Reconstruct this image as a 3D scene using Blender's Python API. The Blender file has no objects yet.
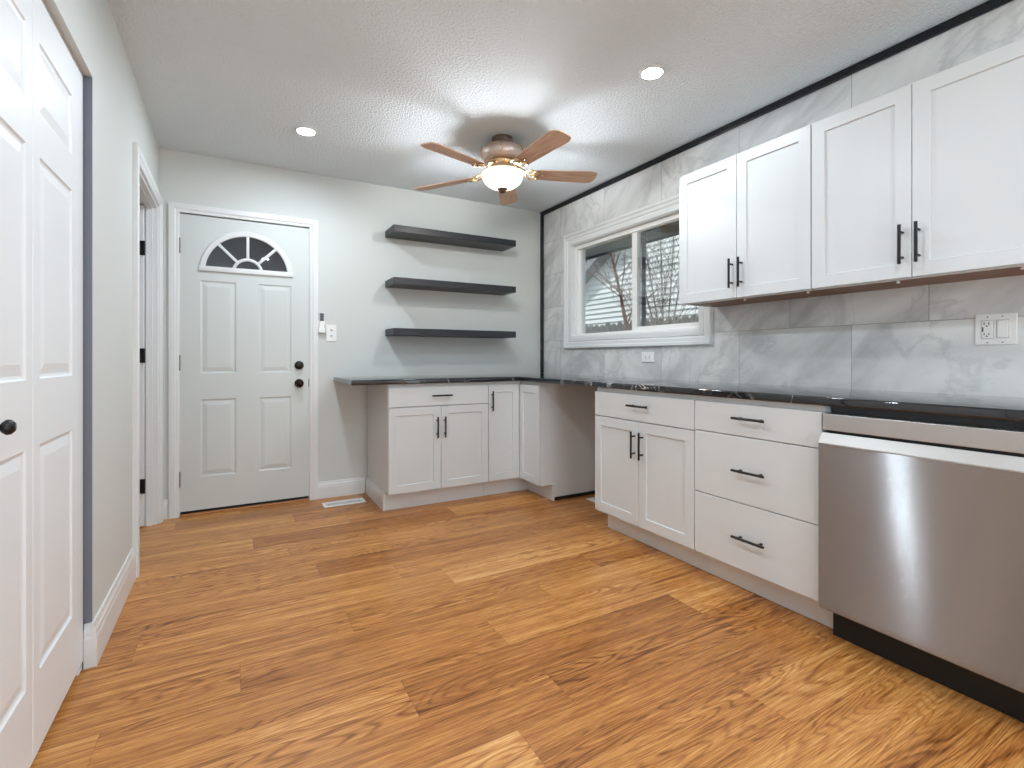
import bpy, bmesh, math, random
from mathutils import Vector, Matrix

S = bpy.context.scene
COL = S.collection

# ------------------------------------------------------------------ camera
cam = bpy.data.cameras.new('camera')
cam.sensor_width = 36.0
cam.sensor_fit = 'HORIZONTAL'
cam.lens = 36.0 * 496.92 / 1024.0
cam.shift_y = -(384.0 - 357.66) / 1024.0
cam.clip_start = 0.02
camo = bpy.data.objects.new('camera', cam)
camo.location = (0, 0, 1.0625)
camo.rotation_euler = (math.pi / 2, 0, -0.5109)
COL.objects.link(camo)
S.camera = camo

# ------------------------------------------------------------------ light levels
LIGHT_E = 560.0       # recessed lamp lens strength
REAR_E = 400.0       # recessed lamps overhead and behind the camera, some added as unseen fill
COUNTER_E = 330.0     # recessed lamp in front of the wall cabinets
FILL_LANTERN_E = 28.0  # unseen fill lamp added behind the camera
SKY_E = 1.3
BOWL_E = 0.3         # fan bowl strength
BULB_W = 70.0         # bulb inside the fan bowl
SUN_W = 3.0

# ------------------------------------------------------------------ world, exposure
w = bpy.data.worlds.new('overcast_sky')
S.world = w
w.use_nodes = True
bg = w.node_tree.nodes['Background']
bg.inputs[0].default_value = (0.80, 0.90, 1.0, 1)
bg.inputs[1].default_value = SKY_E
S.view_settings.view_transform = 'Standard'
S.view_settings.look = 'None'
S.view_settings.gamma = 1.0
S.view_settings.use_curve_mapping = False
S.view_settings.exposure = 0.10
S.cycles.use_denoising = True
S.cycles.max_bounces = 14
S.cycles.diffuse_bounces = 8
S.cycles.glossy_bounces = 6
S.cycles.transparent_max_bounces = 16
S.cycles.caustics_reflective = False
S.cycles.caustics_refractive = False
S.cycles.sample_clamp_indirect = 6.0

LIGHT_COL = (0.84, 0.95, 1.05)
BOWL_COL = (0.92, 0.97, 1.02)

sun = bpy.data.lights.new('sun', 'SUN')
sun.energy = SUN_W
sun.angle = math.radians(2.0)
suno = bpy.data.objects.new('sun', sun)
suno.rotation_euler = Vector((0.50, 0.12, -0.86)).to_track_quat('-Z', 'Y').to_euler()
COL.objects.link(suno)

# ------------------------------------------------------------------ helpers
def lin(r, g, b):
    f = lambda v: (v / 255 / 12.92) if v / 255 <= 0.04045 else ((v / 255 + 0.055) / 1.055) ** 2.4
    return (f(r), f(g), f(b), 1.0)

def newmat(name, col, rough=0.5, metal=0.0, spec=0.5, **kw):
    m = bpy.data.materials.new(name)
    m.use_nodes = True
    b = m.node_tree.nodes['Principled BSDF']
    b.inputs['Base Color'].default_value = col
    b.inputs['Roughness'].default_value = rough
    b.inputs['Metallic'].default_value = metal
    b.inputs['Specular IOR Level'].default_value = spec
    for k, v in kw.items():
        b.inputs[k.replace('_', ' ')].default_value = v
    return m

def N(m, t, **props):
    n = m.node_tree.nodes.new(t)
    for k, v in props.items():
        setattr(n, k, v)
    return n

def L(m, a, b):
    m.node_tree.links.new(a, b)

def bsdf(m):
    return m.node_tree.nodes['Principled BSDF']

def position(m, scale=(1, 1, 1), rot=(0, 0, 0), loc=(0, 0, 0)):
    g = N(m, 'ShaderNodeNewGeometry')
    mp = N(m, 'ShaderNodeMapping')
    mp.inputs['Scale'].default_value = scale
    mp.inputs['Rotation'].default_value = rot
    mp.inputs['Location'].default_value = loc
    L(m, g.outputs['Position'], mp.inputs['Vector'])
    return mp.outputs['Vector']

def objcoord(m, scale=(1, 1, 1), rot=(0, 0, 0)):
    g = N(m, 'ShaderNodeTexCoord')
    mp = N(m, 'ShaderNodeMapping')
    mp.inputs['Scale'].default_value = scale
    mp.inputs['Rotation'].default_value = rot
    L(m, g.outputs['Object'], mp.inputs['Vector'])
    return mp.outputs['Vector']

def noise(m, vec, scale=1.0, detail=2.0, rough=0.5, dist=0.0):
    n = N(m, 'ShaderNodeTexNoise')
    n.inputs['Scale'].default_value = scale
    n.inputs['Detail'].default_value = detail
    n.inputs['Roughness'].default_value = rough
    n.inputs['Distortion'].default_value = dist
    L(m, vec, n.inputs['Vector'])
    return n.outputs['Fac']

def math_(m, op, a, b=None, c=None, clamp=False):
    n = N(m, 'ShaderNodeMath', operation=op, use_clamp=clamp)
    for i, v in enumerate((a, b, c)):
        if v is None:
            continue
        if isinstance(v, (int, float)):
            n.inputs[i].default_value = v
        else:
            L(m, v, n.inputs[i])
    return n.outputs[0]

def ramp(m, fac, stops):
    r = N(m, 'ShaderNodeValToRGB')
    els = r.color_ramp.elements
    while len(els) < len(stops):
        els.new(0.5)
    for e, (p, c) in zip(els, stops):
        e.position = p
        e.color = c
    L(m, fac, r.inputs['Fac'])
    return r.outputs['Color']

def mixc(m, fac, a, b, mode='MIX'):
    n = N(m, 'ShaderNodeMix', data_type='RGBA', blend_type=mode)
    for sock, v in ((n.inputs[0], fac), (n.inputs[6], a), (n.inputs[7], b)):
        if isinstance(v, (int, float)):
            sock.default_value = v
        elif isinstance(v, tuple):
            sock.default_value = v
        else:
            L(m, v, sock)
    return n.outputs[2]

def bump(m, h, strength=0.3, dist=0.01):
    n = N(m, 'ShaderNodeBump')
    n.inputs['Strength'].default_value = strength
    n.inputs['Distance'].default_value = dist
    L(m, h, n.inputs['Height'])
    L(m, n.outputs['Normal'], bsdf(m).inputs['Normal'])
    return n

# ------------------------------------------------------------------ materials
M = {}
def wallpaint(name, col, rough=0.6):
    m = newmat(name, col, rough, spec=0.3)
    h = noise(m, position(m), 160, 2, 0.6)
    bump(m, h, 0.06, 0.002)
    return m

M['wall'] = wallpaint('light_grey_wall_paint', lin(207, 210, 207))
M['ceiling'] = newmat('textured_white_ceiling', lin(231, 238, 241), 0.8, spec=0.2)
_v = position(M['ceiling'])
_a = noise(M['ceiling'], _v, 75, 3, 0.6, 0.4)
_b = noise(M['ceiling'], _v, 150, 2, 0.5)
_h = math_(M['ceiling'], 'ADD', ramp(M['ceiling'], _a, [(0.42, (0, 0, 0, 1)), (0.62, (1, 1, 1, 1))]), math_(M['ceiling'], 'MULTIPLY', _b, 0.5))
bump(M['ceiling'], _h, 0.8, 0.006)

M['trim'] = newmat('white_trim_paint', lin(222, 224, 224), 0.35)
M['doorpaint'] = newmat('pale_grey_door_paint', lin(206, 211, 209), 0.4)
M['closet'] = newmat('white_closet_door_paint', lin(229, 232, 234), 0.4)
_h = noise(M['closet'], position(M['closet'], (60, 60, 3)), 4, 3, 0.6)
bump(M['closet'], _h, 0.05, 0.001)
M['slate'] = newmat('slate_grey_jamb', lin(112, 116, 128), 0.55)
M['cab'] = newmat('white_cabinet_paint', lin(208, 211, 212), 0.32)
M['cabside'] = newmat('off_white_cabinet_panel', lin(212, 213, 213), 0.42)
M['underside'] = newmat('brown_plywood_underside', lin(140, 96, 66), 0.5)
_g = noise(M['underside'], position(M['underside'], (30, 2, 30)), 3, 3, 0.6)
L(M['underside'], ramp(M['underside'], _g, [(0.3, lin(112, 72, 46)), (0.7, lin(160, 114, 80))]), bsdf(M['underside']).inputs['Base Color'])
M['black'] = newmat('matte_black_metal', lin(22, 22, 23), 0.35, 0.3)
M['bronze'] = newmat('dark_oil_rubbed_bronze', lin(44, 28, 26), 0.22, 0.85)
M['hingesteel'] = newmat('aged_steel_hinge', lin(140, 138, 132), 0.35, 0.9)
M['blacktrim'] = newmat('black_tile_edge_trim', lin(20, 22, 27), 0.25, 0.1)
M['rubber'] = newmat('black_kick_rubber', lin(14, 14, 14), 0.6)
M['white_plastic'] = newmat('white_plastic', lin(236, 236, 234), 0.3)
M['dark_plastic'] = newmat('dark_grey_plastic', lin(52, 54, 58), 0.4)
M['slot'] = newmat('dark_slot', lin(30, 30, 32), 0.6)
M['gap'] = newmat('light_grey_gap_shade', lin(186, 187, 188), 0.5)  # grey stands in for the shadow round rocker and receptacle
M['grey_plastic'] = newmat('grey_plastic', lin(150, 152, 156), 0.4)

# marble tile, 60 x 30 cm, running bond
m = M['tile'] = newmat('grey_marble_tile', lin(190, 192, 192), 0.12)
g = N(m, 'ShaderNodeNewGeometry')
sx = N(m, 'ShaderNodeSeparateXYZ')
L(m, g.outputs['Position'], sx.inputs[0])
cb = N(m, 'ShaderNodeCombineXYZ')
L(m, math_(m, 'SUBTRACT', sx.outputs['Y'], 1.266 - 0.3), cb.inputs[0])
L(m, math_(m, 'SUBTRACT', sx.outputs['Z'], 0.912 - 0.610), cb.inputs[1])
br = N(m, 'ShaderNodeTexBrick', offset=0.5, offset_frequency=2)
br.inputs['Scale'].default_value = 1.0
br.inputs['Brick Width'].default_value = 0.6
br.inputs['Row Height'].default_value = 0.305
br.inputs['Mortar Size'].default_value = 0.0016
br.inputs['Mortar Smooth'].default_value = 0.1
br.inputs['Color1'].default_value = (0, 0, 0, 1)
br.inputs['Color2'].default_value = (1, 1, 1, 1)
br.inputs['Mortar'].default_value = (0.5, 0.5, 0.5, 1)
L(m, cb.outputs[0], br.inputs['Vector'])
# per-tile offset of the veining
off = N(m, 'ShaderNodeVectorMath', operation='SCALE')
L(m, br.outputs['Color'], off.inputs[0])
off.inputs['Scale'].default_value = 7.0
vv = N(m, 'ShaderNodeVectorMath', operation='ADD')
L(m, position(m, (1, 1, 1), (math.radians(38), 0, 0)), vv.inputs[0])
L(m, off.outputs[0], vv.inputs[1])
stretch = N(m, 'ShaderNodeMapping')
stretch.inputs['Scale'].default_value = (1, 0.75, 1.6)
L(m, vv.outputs[0], stretch.inputs['Vector'])
cloud = noise(m, stretch.outputs[0], 1.6, 5, 0.6, 0.8)
vn = noise(m, stretch.outputs[0], 1.15, 6, 0.62, 1.4)
vein = math_(m, 'ABSOLUTE', math_(m, 'SUBTRACT', vn, 0.5))
vein = math_(m, 'SUBTRACT', 1.0, math_(m, 'MULTIPLY', vein, 30.0), clamp=True)
base = ramp(m, cloud, [(0.32, lin(178, 180, 181)), (0.50, lin(212, 213, 212)), (0.66, lin(230, 231, 229))])
base = mixc(m, math_(m, 'MULTIPLY', vein, 0.40), base, lin(170, 173, 175))
base = mixc(m, br.outputs['Fac'], base, lin(150, 152, 152))
L(m, base, bsdf(m).inputs['Base Color'])
L(m, math_(m, 'ADD', math_(m, 'MULTIPLY', br.outputs['Fac'], 0.5), 0.13), bsdf(m).inputs['Roughness'])
bump(m, math_(m, 'SUBTRACT', 1.0, br.outputs['Fac']), 0.4, 0.001)

# polished black marble
m = M['counter'] = newmat('polished_black_marble', lin(24, 25, 28), 0.035, spec=0.9)
v = position(m)
vn = noise(m, v, 3.1, 6, 0.6, 1.6)
vein = math_(m, 'ABSOLUTE', math_(m, 'SUBTRACT', vn, 0.52))
vein = math_(m, 'SUBTRACT', 1.0, math_(m, 'MULTIPLY', vein, 75.0), clamp=True)
mask = ramp(m, noise(m, v, 1.7, 2), [(0.50, (0, 0, 0, 1)), (0.62, (1, 1, 1, 1))])
vein = math_(m, 'MULTIPLY', vein, mask)
L(m, mixc(m, vein, lin(22, 24, 28), lin(200, 200, 198)), bsdf(m).inputs['Base Color'])

# black-stained wood of the shelves
m = M['shelf'] = newmat('black_stained_wood', lin(30, 31, 35), 0.42)
g_ = noise(m, position(m, (2.2, 40, 40)), 2.5, 4, 0.65, 0.3)
L(m, ramp(m, g_, [(0.3, lin(20, 21, 25)), (0.7, lin(42, 43, 48))]), bsdf(m).inputs['Base Color'])
bump(m, g_, 0.2, 0.002)

# brushed stainless steel
m = M['steel'] = newmat('brushed_stainless_steel', lin(168, 170, 172), 0.30, 1.0)
b = bsdf(m)
b.inputs['Anisotropic'].default_value = 0.9
b.inputs['Anisotropic Rotation'].default_value = 0.25
tg = N(m, 'ShaderNodeTangent', direction_type='UV_MAP')
L(m, tg.outputs[0], b.inputs['Tangent'])
# brushed grain: fine horizontal scratches tilt the microscopic normals up and down
wn = N(m, 'ShaderNodeTexWhiteNoise', noise_dimensions='3D')
L(m, position(m, (3.0, 900.0, 2600.0)), wn.inputs['Vector'])
gz = N(m, 'ShaderNodeCombineXYZ')
L(m, math_(m, 'MULTIPLY', math_(m, 'SUBTRACT', wn.outputs['Value'], 0.5), 1.5), gz.inputs[2])
gn = N(m, 'ShaderNodeNewGeometry')
ga = N(m, 'ShaderNodeVectorMath', operation='ADD')
L(m, gn.outputs['Normal'], ga.inputs[0]); L(m, gz.outputs[0], ga.inputs[1])
gv = N(m, 'ShaderNodeVectorMath', operation='NORMALIZE')
L(m, ga.outputs[0], gv.inputs[0])
L(m, gv.outputs[0], b.inputs['Normal'])
b.inputs['Roughness'].default_value = 0.19
M['steelplain'] = newmat('satin_steel', lin(200, 198, 195), 0.34, 0.9)

# vinyl oak planks
m = M['floor'] = newmat('oak_plank_floor', lin(180, 128, 80), 0.34, spec=0.45)
uv = N(m, 'ShaderNodeUVMap', uv_map='UVMap')
at = N(m, 'ShaderNodeAttribute', attribute_name='plank')
sp = N(m, 'ShaderNodeSeparateColor')
L(m, at.outputs['Color'], sp.inputs[0])
tone, rnd = sp.outputs[0], sp.outputs[1]
def mapped(scale):
    mp = N(m, 'ShaderNodeMapping')
    mp.inputs['Scale'].default_value = scale
    L(m, uv.outputs[0], mp.inputs['Vector'])
    return mp.outputs[0]
n1 = noise(m, mapped((0.55, 4.4, 1)), 1.7, 2.0, 0.45, 0.5)
rings = math_(m, 'SINE', math_(m, 'MULTIPLY', n1, 165.0))
rings = math_(m, 'POWER', math_(m, 'ADD', math_(m, 'MULTIPLY', rings, 0.5), 0.5), 3.0)
broad = noise(m, mapped((0.7, 13, 1)), 1.6, 3, 0.6, 0.2)
streak = noise(m, mapped((1.6, 48, 1)), 1.5, 3, 0.6, 0.2)
fib = noise(m, mapped((7, 210, 1)), 1.4, 3, 0.65)
pore = noise(m, mapped((10, 260, 1)), 1.2, 2, 0.5)
pore = ramp(m, pore, [(0.54, (0, 0, 0, 1)), (0.66, (1, 1, 1, 1))])
def centred(x, k):
    return math_(m, 'MULTIPLY', math_(m, 'SUBTRACT', x, 0.5), k)
val = math_(m, 'ADD', math_(m, 'MULTIPLY', tone, 0.34), 0.36)
val = math_(m, 'ADD', val, centred(broad, 0.55))
val = math_(m, 'ADD', val, centred(streak, 0.62))
val = math_(m, 'ADD', val, centred(fib, 0.70))
ringmask = ramp(m, noise(m, mapped((0.5, 2.4, 1)), 1.5, 1), [(0.42, (0.12, 0.12, 0.12, 1)), (0.60, (1, 1, 1, 1))])
val = math_(m, 'SUBTRACT', val, math_(m, 'MULTIPLY', math_(m, 'MULTIPLY', rings, ringmask), 0.24))
val = math_(m, 'SUBTRACT', val, math_(m, 'MULTIPLY', pore, 0.15))
colr = ramp(m, val, [(0.10, lin(102, 57, 26)), (0.36, lin(155, 96, 46)), (0.60, lin(196, 135, 72)), (0.85, lin(228, 177, 114))])
L(m, colr, bsdf(m).inputs['Base Color'])
L(m, math_(m, 'ADD', math_(m, 'MULTIPLY', fib, 0.16), 0.26), bsdf(m).inputs['Roughness'])
bump(m, math_(m, 'SUBTRACT', fib, math_(m, 'MULTIPLY', rings, 0.15)), 0.10, 0.001)
M['subfloor'] = newmat('dark_plank_seam', lin(70, 45, 27), 0.7)

# fan
m = M['blade'] = newmat('weathered_oak_blade', lin(178, 142, 118), 0.5)
g_ = noise(m, objcoord(m, (3, 34, 34)), 2.2, 3, 0.6, 0.2)
L(m, ramp(m, g_, [(0.3, lin(188, 148, 122)), (0.7, lin(226, 192, 166))]), bsdf(m).inputs['Base Color'])
M['fanmetal'] = newmat('brushed_bronze_motor', lin(205, 188, 176), 0.36, 0.7)
M['fandark'] = newmat('aged_bronze_canopy', lin(112, 92, 80), 0.42, 0.7)
M['brass'] = newmat('polished_antique_brass', lin(214, 184, 146), 0.2, 0.9)

def glass(name, tint=(1, 1, 1, 1), refl=1.0):
    m = bpy.data.materials.new(name)
    m.use_nodes = True
    nt = m.node_tree
    nt.nodes.remove(nt.nodes['Principled BSDF'])
    out = nt.nodes['Material Output']
    tr = N(m, 'ShaderNodeBsdfTransparent')
    tr.inputs[0].default_value = tint
    gl = N(m, 'ShaderNodeBsdfGlossy')
    gl.inputs['Roughness'].default_value = 0.02
    fr = N(m, 'ShaderNodeFresnel')
    fr.inputs[0].default_value = 1.5
    mx = N(m, 'ShaderNodeMixShader')
    L(m, math_(m, 'MULTIPLY', fr.outputs[0], refl), mx.inputs[0])
    L(m, tr.outputs[0], mx.inputs[1])
    L(m, gl.outputs[0], mx.inputs[2])
    L(m, mx.outputs[0], out.inputs[0])
    return m
M['glass'] = glass('clear_window_glass', (0.97, 0.98, 0.98, 1), 0.3)
M['doorglass'] = glass('grey_door_glass', (0.75, 0.78, 0.80, 1), 1.6)

def emis(name, col, strength):
    m = newmat(name, (0.9, 0.9, 0.9, 1), 0.4)
    b = bsdf(m)
    b.inputs['Emission Color'].default_value = (*col, 1)
    b.inputs['Emission Strength'].default_value = strength
    return m
M['lens'] = emis('glowing_light_lens', LIGHT_COL, LIGHT_E)
M['lens_counter'] = emis('glowing_counter_light_lens', LIGHT_COL, COUNTER_E)
M['lantern'] = emis('glowing_fill_lantern', LIGHT_COL, FILL_LANTERN_E)  # shade of the added fill lamp
M['lens_rear'] = emis('glowing_rear_light_lens', LIGHT_COL, REAR_E)
m = M['bowl'] = bpy.data.materials.new('lit_alabaster_glass')
m.use_nodes = True
m.node_tree.nodes.remove(m.node_tree.nodes['Principled BSDF'])
tr = N(m, 'ShaderNodeBsdfTransparent'); tr.inputs[0].default_value = (1, 0.96, 0.9, 1)
tl = N(m, 'ShaderNodeBsdfTranslucent'); tl.inputs[0].default_value = (0.015, 0.0122, 0.0085, 1)
em = N(m, 'ShaderNodeEmission'); em.inputs[0].default_value = (*BOWL_COL, 1); em.inputs[1].default_value = BOWL_E
mx = N(m, 'ShaderNodeMixShader'); mx.inputs[0].default_value = 0.72
ad = N(m, 'ShaderNodeAddShader')
L(m, tr.outputs[0], mx.inputs[1]); L(m, tl.outputs[0], mx.inputs[2])
L(m, mx.outputs[0], ad.inputs[0]); L(m, em.outputs[0], ad.inputs[1])
L(m, ad.outputs[0], m.node_tree.nodes['Material Output'].inputs[0])

# outside
m = M['siding'] = newmat('white_lap_siding', lin(222, 226, 222), 0.6)
M['fascia'] = newmat('grey_fascia', lin(150, 153, 156), 0.6)
M['soffit'] = newmat('slate_blue_soffit_paint', lin(92, 102, 110), 0.6)
M['roof'] = newmat('grey_shingles', lin(105, 105, 108), 0.8)
m = M['fence'] = newmat('weathered_grey_fence_wood', lin(96, 97, 92), 0.85)
g_ = noise(m, position(m, (30, 30, 2)), 2, 3, 0.6)
L(m, ramp(m, g_, [(0.3, lin(62, 63, 60)), (0.7, lin(128, 129, 122))]), bsdf(m).inputs['Base Color'])
M['bark'] = newmat('red_brown_bark', lin(122, 92, 80), 0.85)
M['barkgrey'] = newmat('grey_brown_bark', lin(142, 132, 122), 0.85)
m = M['grass'] = newmat('winter_grass', lin(120, 118, 84), 0.9)
g_ = noise(m, position(m), 3, 4, 0.6)
L(m, ramp(m, g_, [(0.3, lin(92, 94, 62)), (0.7, lin(140, 134, 100))]), bsdf(m).inputs['Base Color'])
M['screen'] = newmat('dark_screen_frame', lin(52, 62, 68), 0.5)
M['garage'] = newmat('dim_garage_wall_paint', lin(150, 152, 154), 0.8)
M['concrete'] = newmat('grey_concrete', lin(128, 128, 126), 0.85)

# ------------------------------------------------------------------ mesh helpers
def box(bm, x0, x1, y0, y1, z0, z1, bev=0.0, seg=2):
    if x0 > x1: x0, x1 = x1, x0
    if y0 > y1: y0, y1 = y1, y0
    if z0 > z1: z0, z1 = z1, z0
    t = bmesh.new()
    bmesh.ops.create_cube(t, size=1)
    for v in t.verts:
        v.co = Vector(((x0 + x1) / 2 + v.co.x * (x1 - x0), (y0 + y1) / 2 + v.co.y * (y1 - y0), (z0 + z1) / 2 + v.co.z * (z1 - z0)))
    if bev > 0:
        bmesh.ops.bevel(t, geom=t.edges[:], offset=bev, segments=seg, profile=0.5, affect='EDGES')
    merge(bm, t)
    return bm

def merge(bm, t):
    me = bpy.data.meshes.new('tmp')
    t.to_mesh(me)
    t.free()
    bm.from_mesh(me)
    bpy.data.meshes.remove(me)

def cyl(bm, p0, p1, r0, r1=None, seg=16, caps=True):
    p0, p1 = Vector(p0), Vector(p1)
    r1 = r0 if r1 is None else r1
    d = p1 - p0
    t = bmesh.new()
    bmesh.ops.create_cone(t, cap_ends=caps, segments=seg, radius1=r0, radius2=r1, depth=d.length)
    rot = Vector((0, 0, 1)).rotation_difference(d.normalized()).to_matrix().to_4x4()
    bmesh.ops.transform(t, matrix=Matrix.Translation((p0 + p1) / 2) @ rot, verts=t.verts[:])
    merge(bm, t)
    return bm

def tube(bm, pts, radii, seg=8):
    """a bent tapering tube through points"""
    pts = [Vector(p) for p in pts]
    if isinstance(radii, (int, float)):
        radii = [radii] * len(pts)
    rings = []
    up = Vector((0.13, 0.31, 0.94))
    for i, p in enumerate(pts):
        d = (pts[min(i + 1, len(pts) - 1)] - pts[max(i - 1, 0)]).normalized()
        a = d.cross(up)
        if a.length < 1e-3:
            a = d.cross(Vector((1, 0, 0)))
        a.normalize()
        b_ = d.cross(a).normalized()
        rings.append([bm.verts.new(p + (a * math.cos(2 * math.pi * k / seg) + b_ * math.sin(2 * math.pi * k / seg)) * radii[i]) for k in range(seg)])
    for r0, r1 in zip(rings, rings[1:]):
        for k in range(seg):
            bm.faces.new((r0[k], r0[(k + 1) % seg], r1[(k + 1) % seg], r1[k]))
    bm.faces.new(rings[0][::-1])
    bm.faces.new(rings[-1])
    return bm

def lathe(bm, prof, center=(0, 0, 0), seg=40, axis='Z'):
    """prof: list of (radius, height)"""
    c = Vector(center)
    def P(r, h, a):
        u, v_ = r * math.cos(a), r * math.sin(a)
        if axis == 'Z':
            return c + Vector((u, v_, h))
        if axis == 'Y':
            return c + Vector((u, h, v_))
        return c + Vector((h, u, v_))
    rings = []
    for r, h in prof:
        if r < 1e-6:
            rings.append([bm.verts.new(P(0, h, 0))])
        else:
            rings.append([bm.verts.new(P(r, h, 2 * math.pi * k / seg)) for k in range(seg)])
    for a, b_ in zip(rings, rings[1:]):
        for k in range(seg):
            k2 = (k + 1) % seg
            if len(a) == 1 and len(b_) == 1:
                continue
            if len(a) == 1:
                bm.faces.new((a[0], b_[k], b_[k2]))
            elif len(b_) == 1:
                bm.faces.new((a[k], a[k2], b_[0]))
            else:
                bm.faces.new((a[k], a[k2], b_[k2], b_[k]))
    return bm

def prism(bm, pts, z0, z1):
    """vertical extrusion of a polygon in x, y"""
    a = [bm.verts.new((x, y, z0)) for x, y in pts]
    b_ = [bm.verts.new((x, y, z1)) for x, y in pts]
    n = len(pts)
    bm.faces.new(a[::-1])
    bm.faces.new(b_)
    for i in range(n):
        bm.faces.new((a[i], a[(i + 1) % n], b_[(i + 1) % n], b_[i]))
    return bm

def extrude_profile(bm, prof, path):
    """sweep a closed 2-D profile [(out, up)] along straight path: path = (p0, p1, out_vec, up_vec); end caps"""
    p0, p1, o, u = [Vector(v) for v in path]
    a = [bm.verts.new(p0 + o * s + u * t) for s, t in prof]
    b_ = [bm.verts.new(p1 + o * s + u * t) for s, t in prof]
    n = len(prof)
    bm.faces.new(a[::-1])
    bm.faces.new(b_)
    for i in range(n):
        bm.faces.new((a[i], a[(i + 1) % n], b_[(i + 1) % n], b_[i]))
    return bm

def fmap(kind, f):
    """canonical (a=width, b=height, c=depth behind the face) to world"""
    if kind == 'X':      # faces -X
        return lambda a, b_, c: Vector((f + c, a, b_))
    if kind == 'Y':      # faces -Y
        return lambda a, b_, c: Vector((a, f + c, b_))
    if kind == 'XP':     # faces +X
        return lambda a, b_, c: Vector((f - c, a, b_))

def panel_slab(bm, mp, a0, a1, b0, b1, t, cols, rows, prof, edge=0.0015):
    """slab with panels at the grid cells cols x rows; prof = [(inset, depth)] cumulative insets"""
    A = sorted({a0, a1, *[v for c in cols for v in c]})
    B = sorted({b0, b1, *[v for r in rows for v in r]})
    tm = bmesh.new()
    quad = lambda ps: tm.faces.new([tm.verts.new(mp(*p)) for p in ps])
    for i in range(len(A) - 1):
        for j in range(len(B) - 1):
            x0, x1, y0, y1 = A[i], A[i + 1], B[j], B[j + 1]
            if (x0, x1) in cols and (y0, y1) in rows:
                pi, pd = 0.0, 0.0
                for (ins, dep) in prof:
                    o = [(x0 + pi, y0 + pi, pd), (x1 - pi, y0 + pi, pd), (x1 - pi, y1 - pi, pd), (x0 + pi, y1 - pi, pd)]
                    n_ = [(x0 + ins, y0 + ins, dep), (x1 - ins, y0 + ins, dep), (x1 - ins, y1 - ins, dep), (x0 + ins, y1 - ins, dep)]
                    for k in range(4):
                        quad([o[k], o[(k + 1) % 4], n_[(k + 1) % 4], n_[k]])
                    pi, pd = ins, dep
                quad([(x0 + pi, y0 + pi, pd), (x1 - pi, y0 + pi, pd), (x1 - pi, y1 - pi, pd), (x0 + pi, y1 - pi, pd)])
            else:
                quad([(x0, y0, 0), (x1, y0, 0), (x1, y1, 0), (x0, y1, 0)])
    # sides split along the same grid so that edges weld
    for i in range(len(A) - 1):
        for bb in (b0, b1):
            quad([(A[i], bb, 0), (A[i + 1], bb, 0), (A[i + 1], bb, t), (A[i], bb, t)])
    for j in range(len(B) - 1):
        for aa in (a0, a1):
            quad([(aa, B[j], 0), (aa, B[j + 1], 0), (aa, B[j + 1], t), (aa, B[j], t)])
    for i in range(len(A) - 1):
        for j in range(len(B) - 1):
            quad([(A[i], B[j], t), (A[i + 1], B[j], t), (A[i + 1], B[j + 1], t), (A[i], B[j + 1], t)])
    bmesh.ops.remove_doubles(tm, verts=tm.verts[:], dist=1e-6)
    bmesh.ops.recalc_face_normals(tm, faces=tm.faces[:])
    if edge > 0:
        es = [e for e in tm.edges if len(e.link_faces) == 2 and e.calc_face_angle(0) > 1.4 and
              all(any(abs((v.co - mp(q[0], q[1], 0)).length) >= 0 for q in ((a0, b0),)) for v in e.verts)]
        inv = mp(0, 0, 0)
        def is_outer(e):
            for v in e.verts:
                d = v.co - inv
                a_ = d.y if kindX(mp) else d.x
                if not (abs(a_ - a0) < 1e-5 or abs(a_ - a1) < 1e-5 or abs(v.co.z - b0) < 1e-5 or abs(v.co.z - b1) < 1e-5):
                    return False
            return True
        es = [e for e in es if is_outer(e)]
        bmesh.ops.bevel(tm, geom=es, offset=edge, segments=2, profile=0.5, affect='EDGES')
    merge(bm, tm)
    return bm

def kindX(mp):
    return abs((mp(1, 0, 0) - mp(0, 0, 0)).y) > 0.5

SHAKER = [(0.0, 0.0), (0.0025, 0.0075)]
RAISED = [(0.005, 0.0045), (0.012, 0.0060), (0.040, 0.0012)]

def shaker(mp, a0, a1, b0, b1, t=0.019, rail=0.055):
    bm = bmesh.new()
    return panel_slab(bm, mp, a0, a1, b0, b1, t, [(a0 + rail, a1 - rail)], [(b0 + rail, b1 - rail)], SHAKER[1:], 0.0015)

def slab(mp, a0, a1, b0, b1, t=0.019):
    bm = bmesh.new()
    p, q = mp(a0, b0, 0), mp(a1, b1, t)
    return box(bm, p.x, q.x, p.y, q.y, p.z, q.z, 0.0018)

def bar_handle(mp, a, b_, length, vertical, r=0.0058, stand=0.030):
    bm = bmesh.new()
    d = (0, 1) if vertical else (1, 0)
    e0 = mp(a - d[0] * length / 2, b_ - d[1] * length / 2, -stand)
    e1 = mp(a + d[0] * length / 2, b_ + d[1] * length / 2, -stand)
    cyl(bm, e0, e1, r, seg=14)
    for s in (-1, 1):
        k = s * length * 0.32
        cyl(bm, mp(a + d[0] * k, b_ + d[1] * k, -stand), mp(a + d[0] * k, b_ + d[1] * k, 0.0005), r * 0.8, seg=10)
    return bm

# ------------------------------------------------------------------ object helpers
def root_of(o):
    while o.parent:
        o = o.parent
    return o

def tag(o, label, cat, group=None, kind=None):
    o['label'] = label
    o['category'] = cat
    if group: o['group'] = group
    if kind: o['kind'] = kind
    return o

def thing(name, loc, label, cat, group=None, kind=None):
    o = bpy.data.objects.new(name, None)
    o.empty_display_size = 0.05
    o.location = loc
    COL.objects.link(o)
    return tag(o, label, cat, group, kind)

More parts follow.
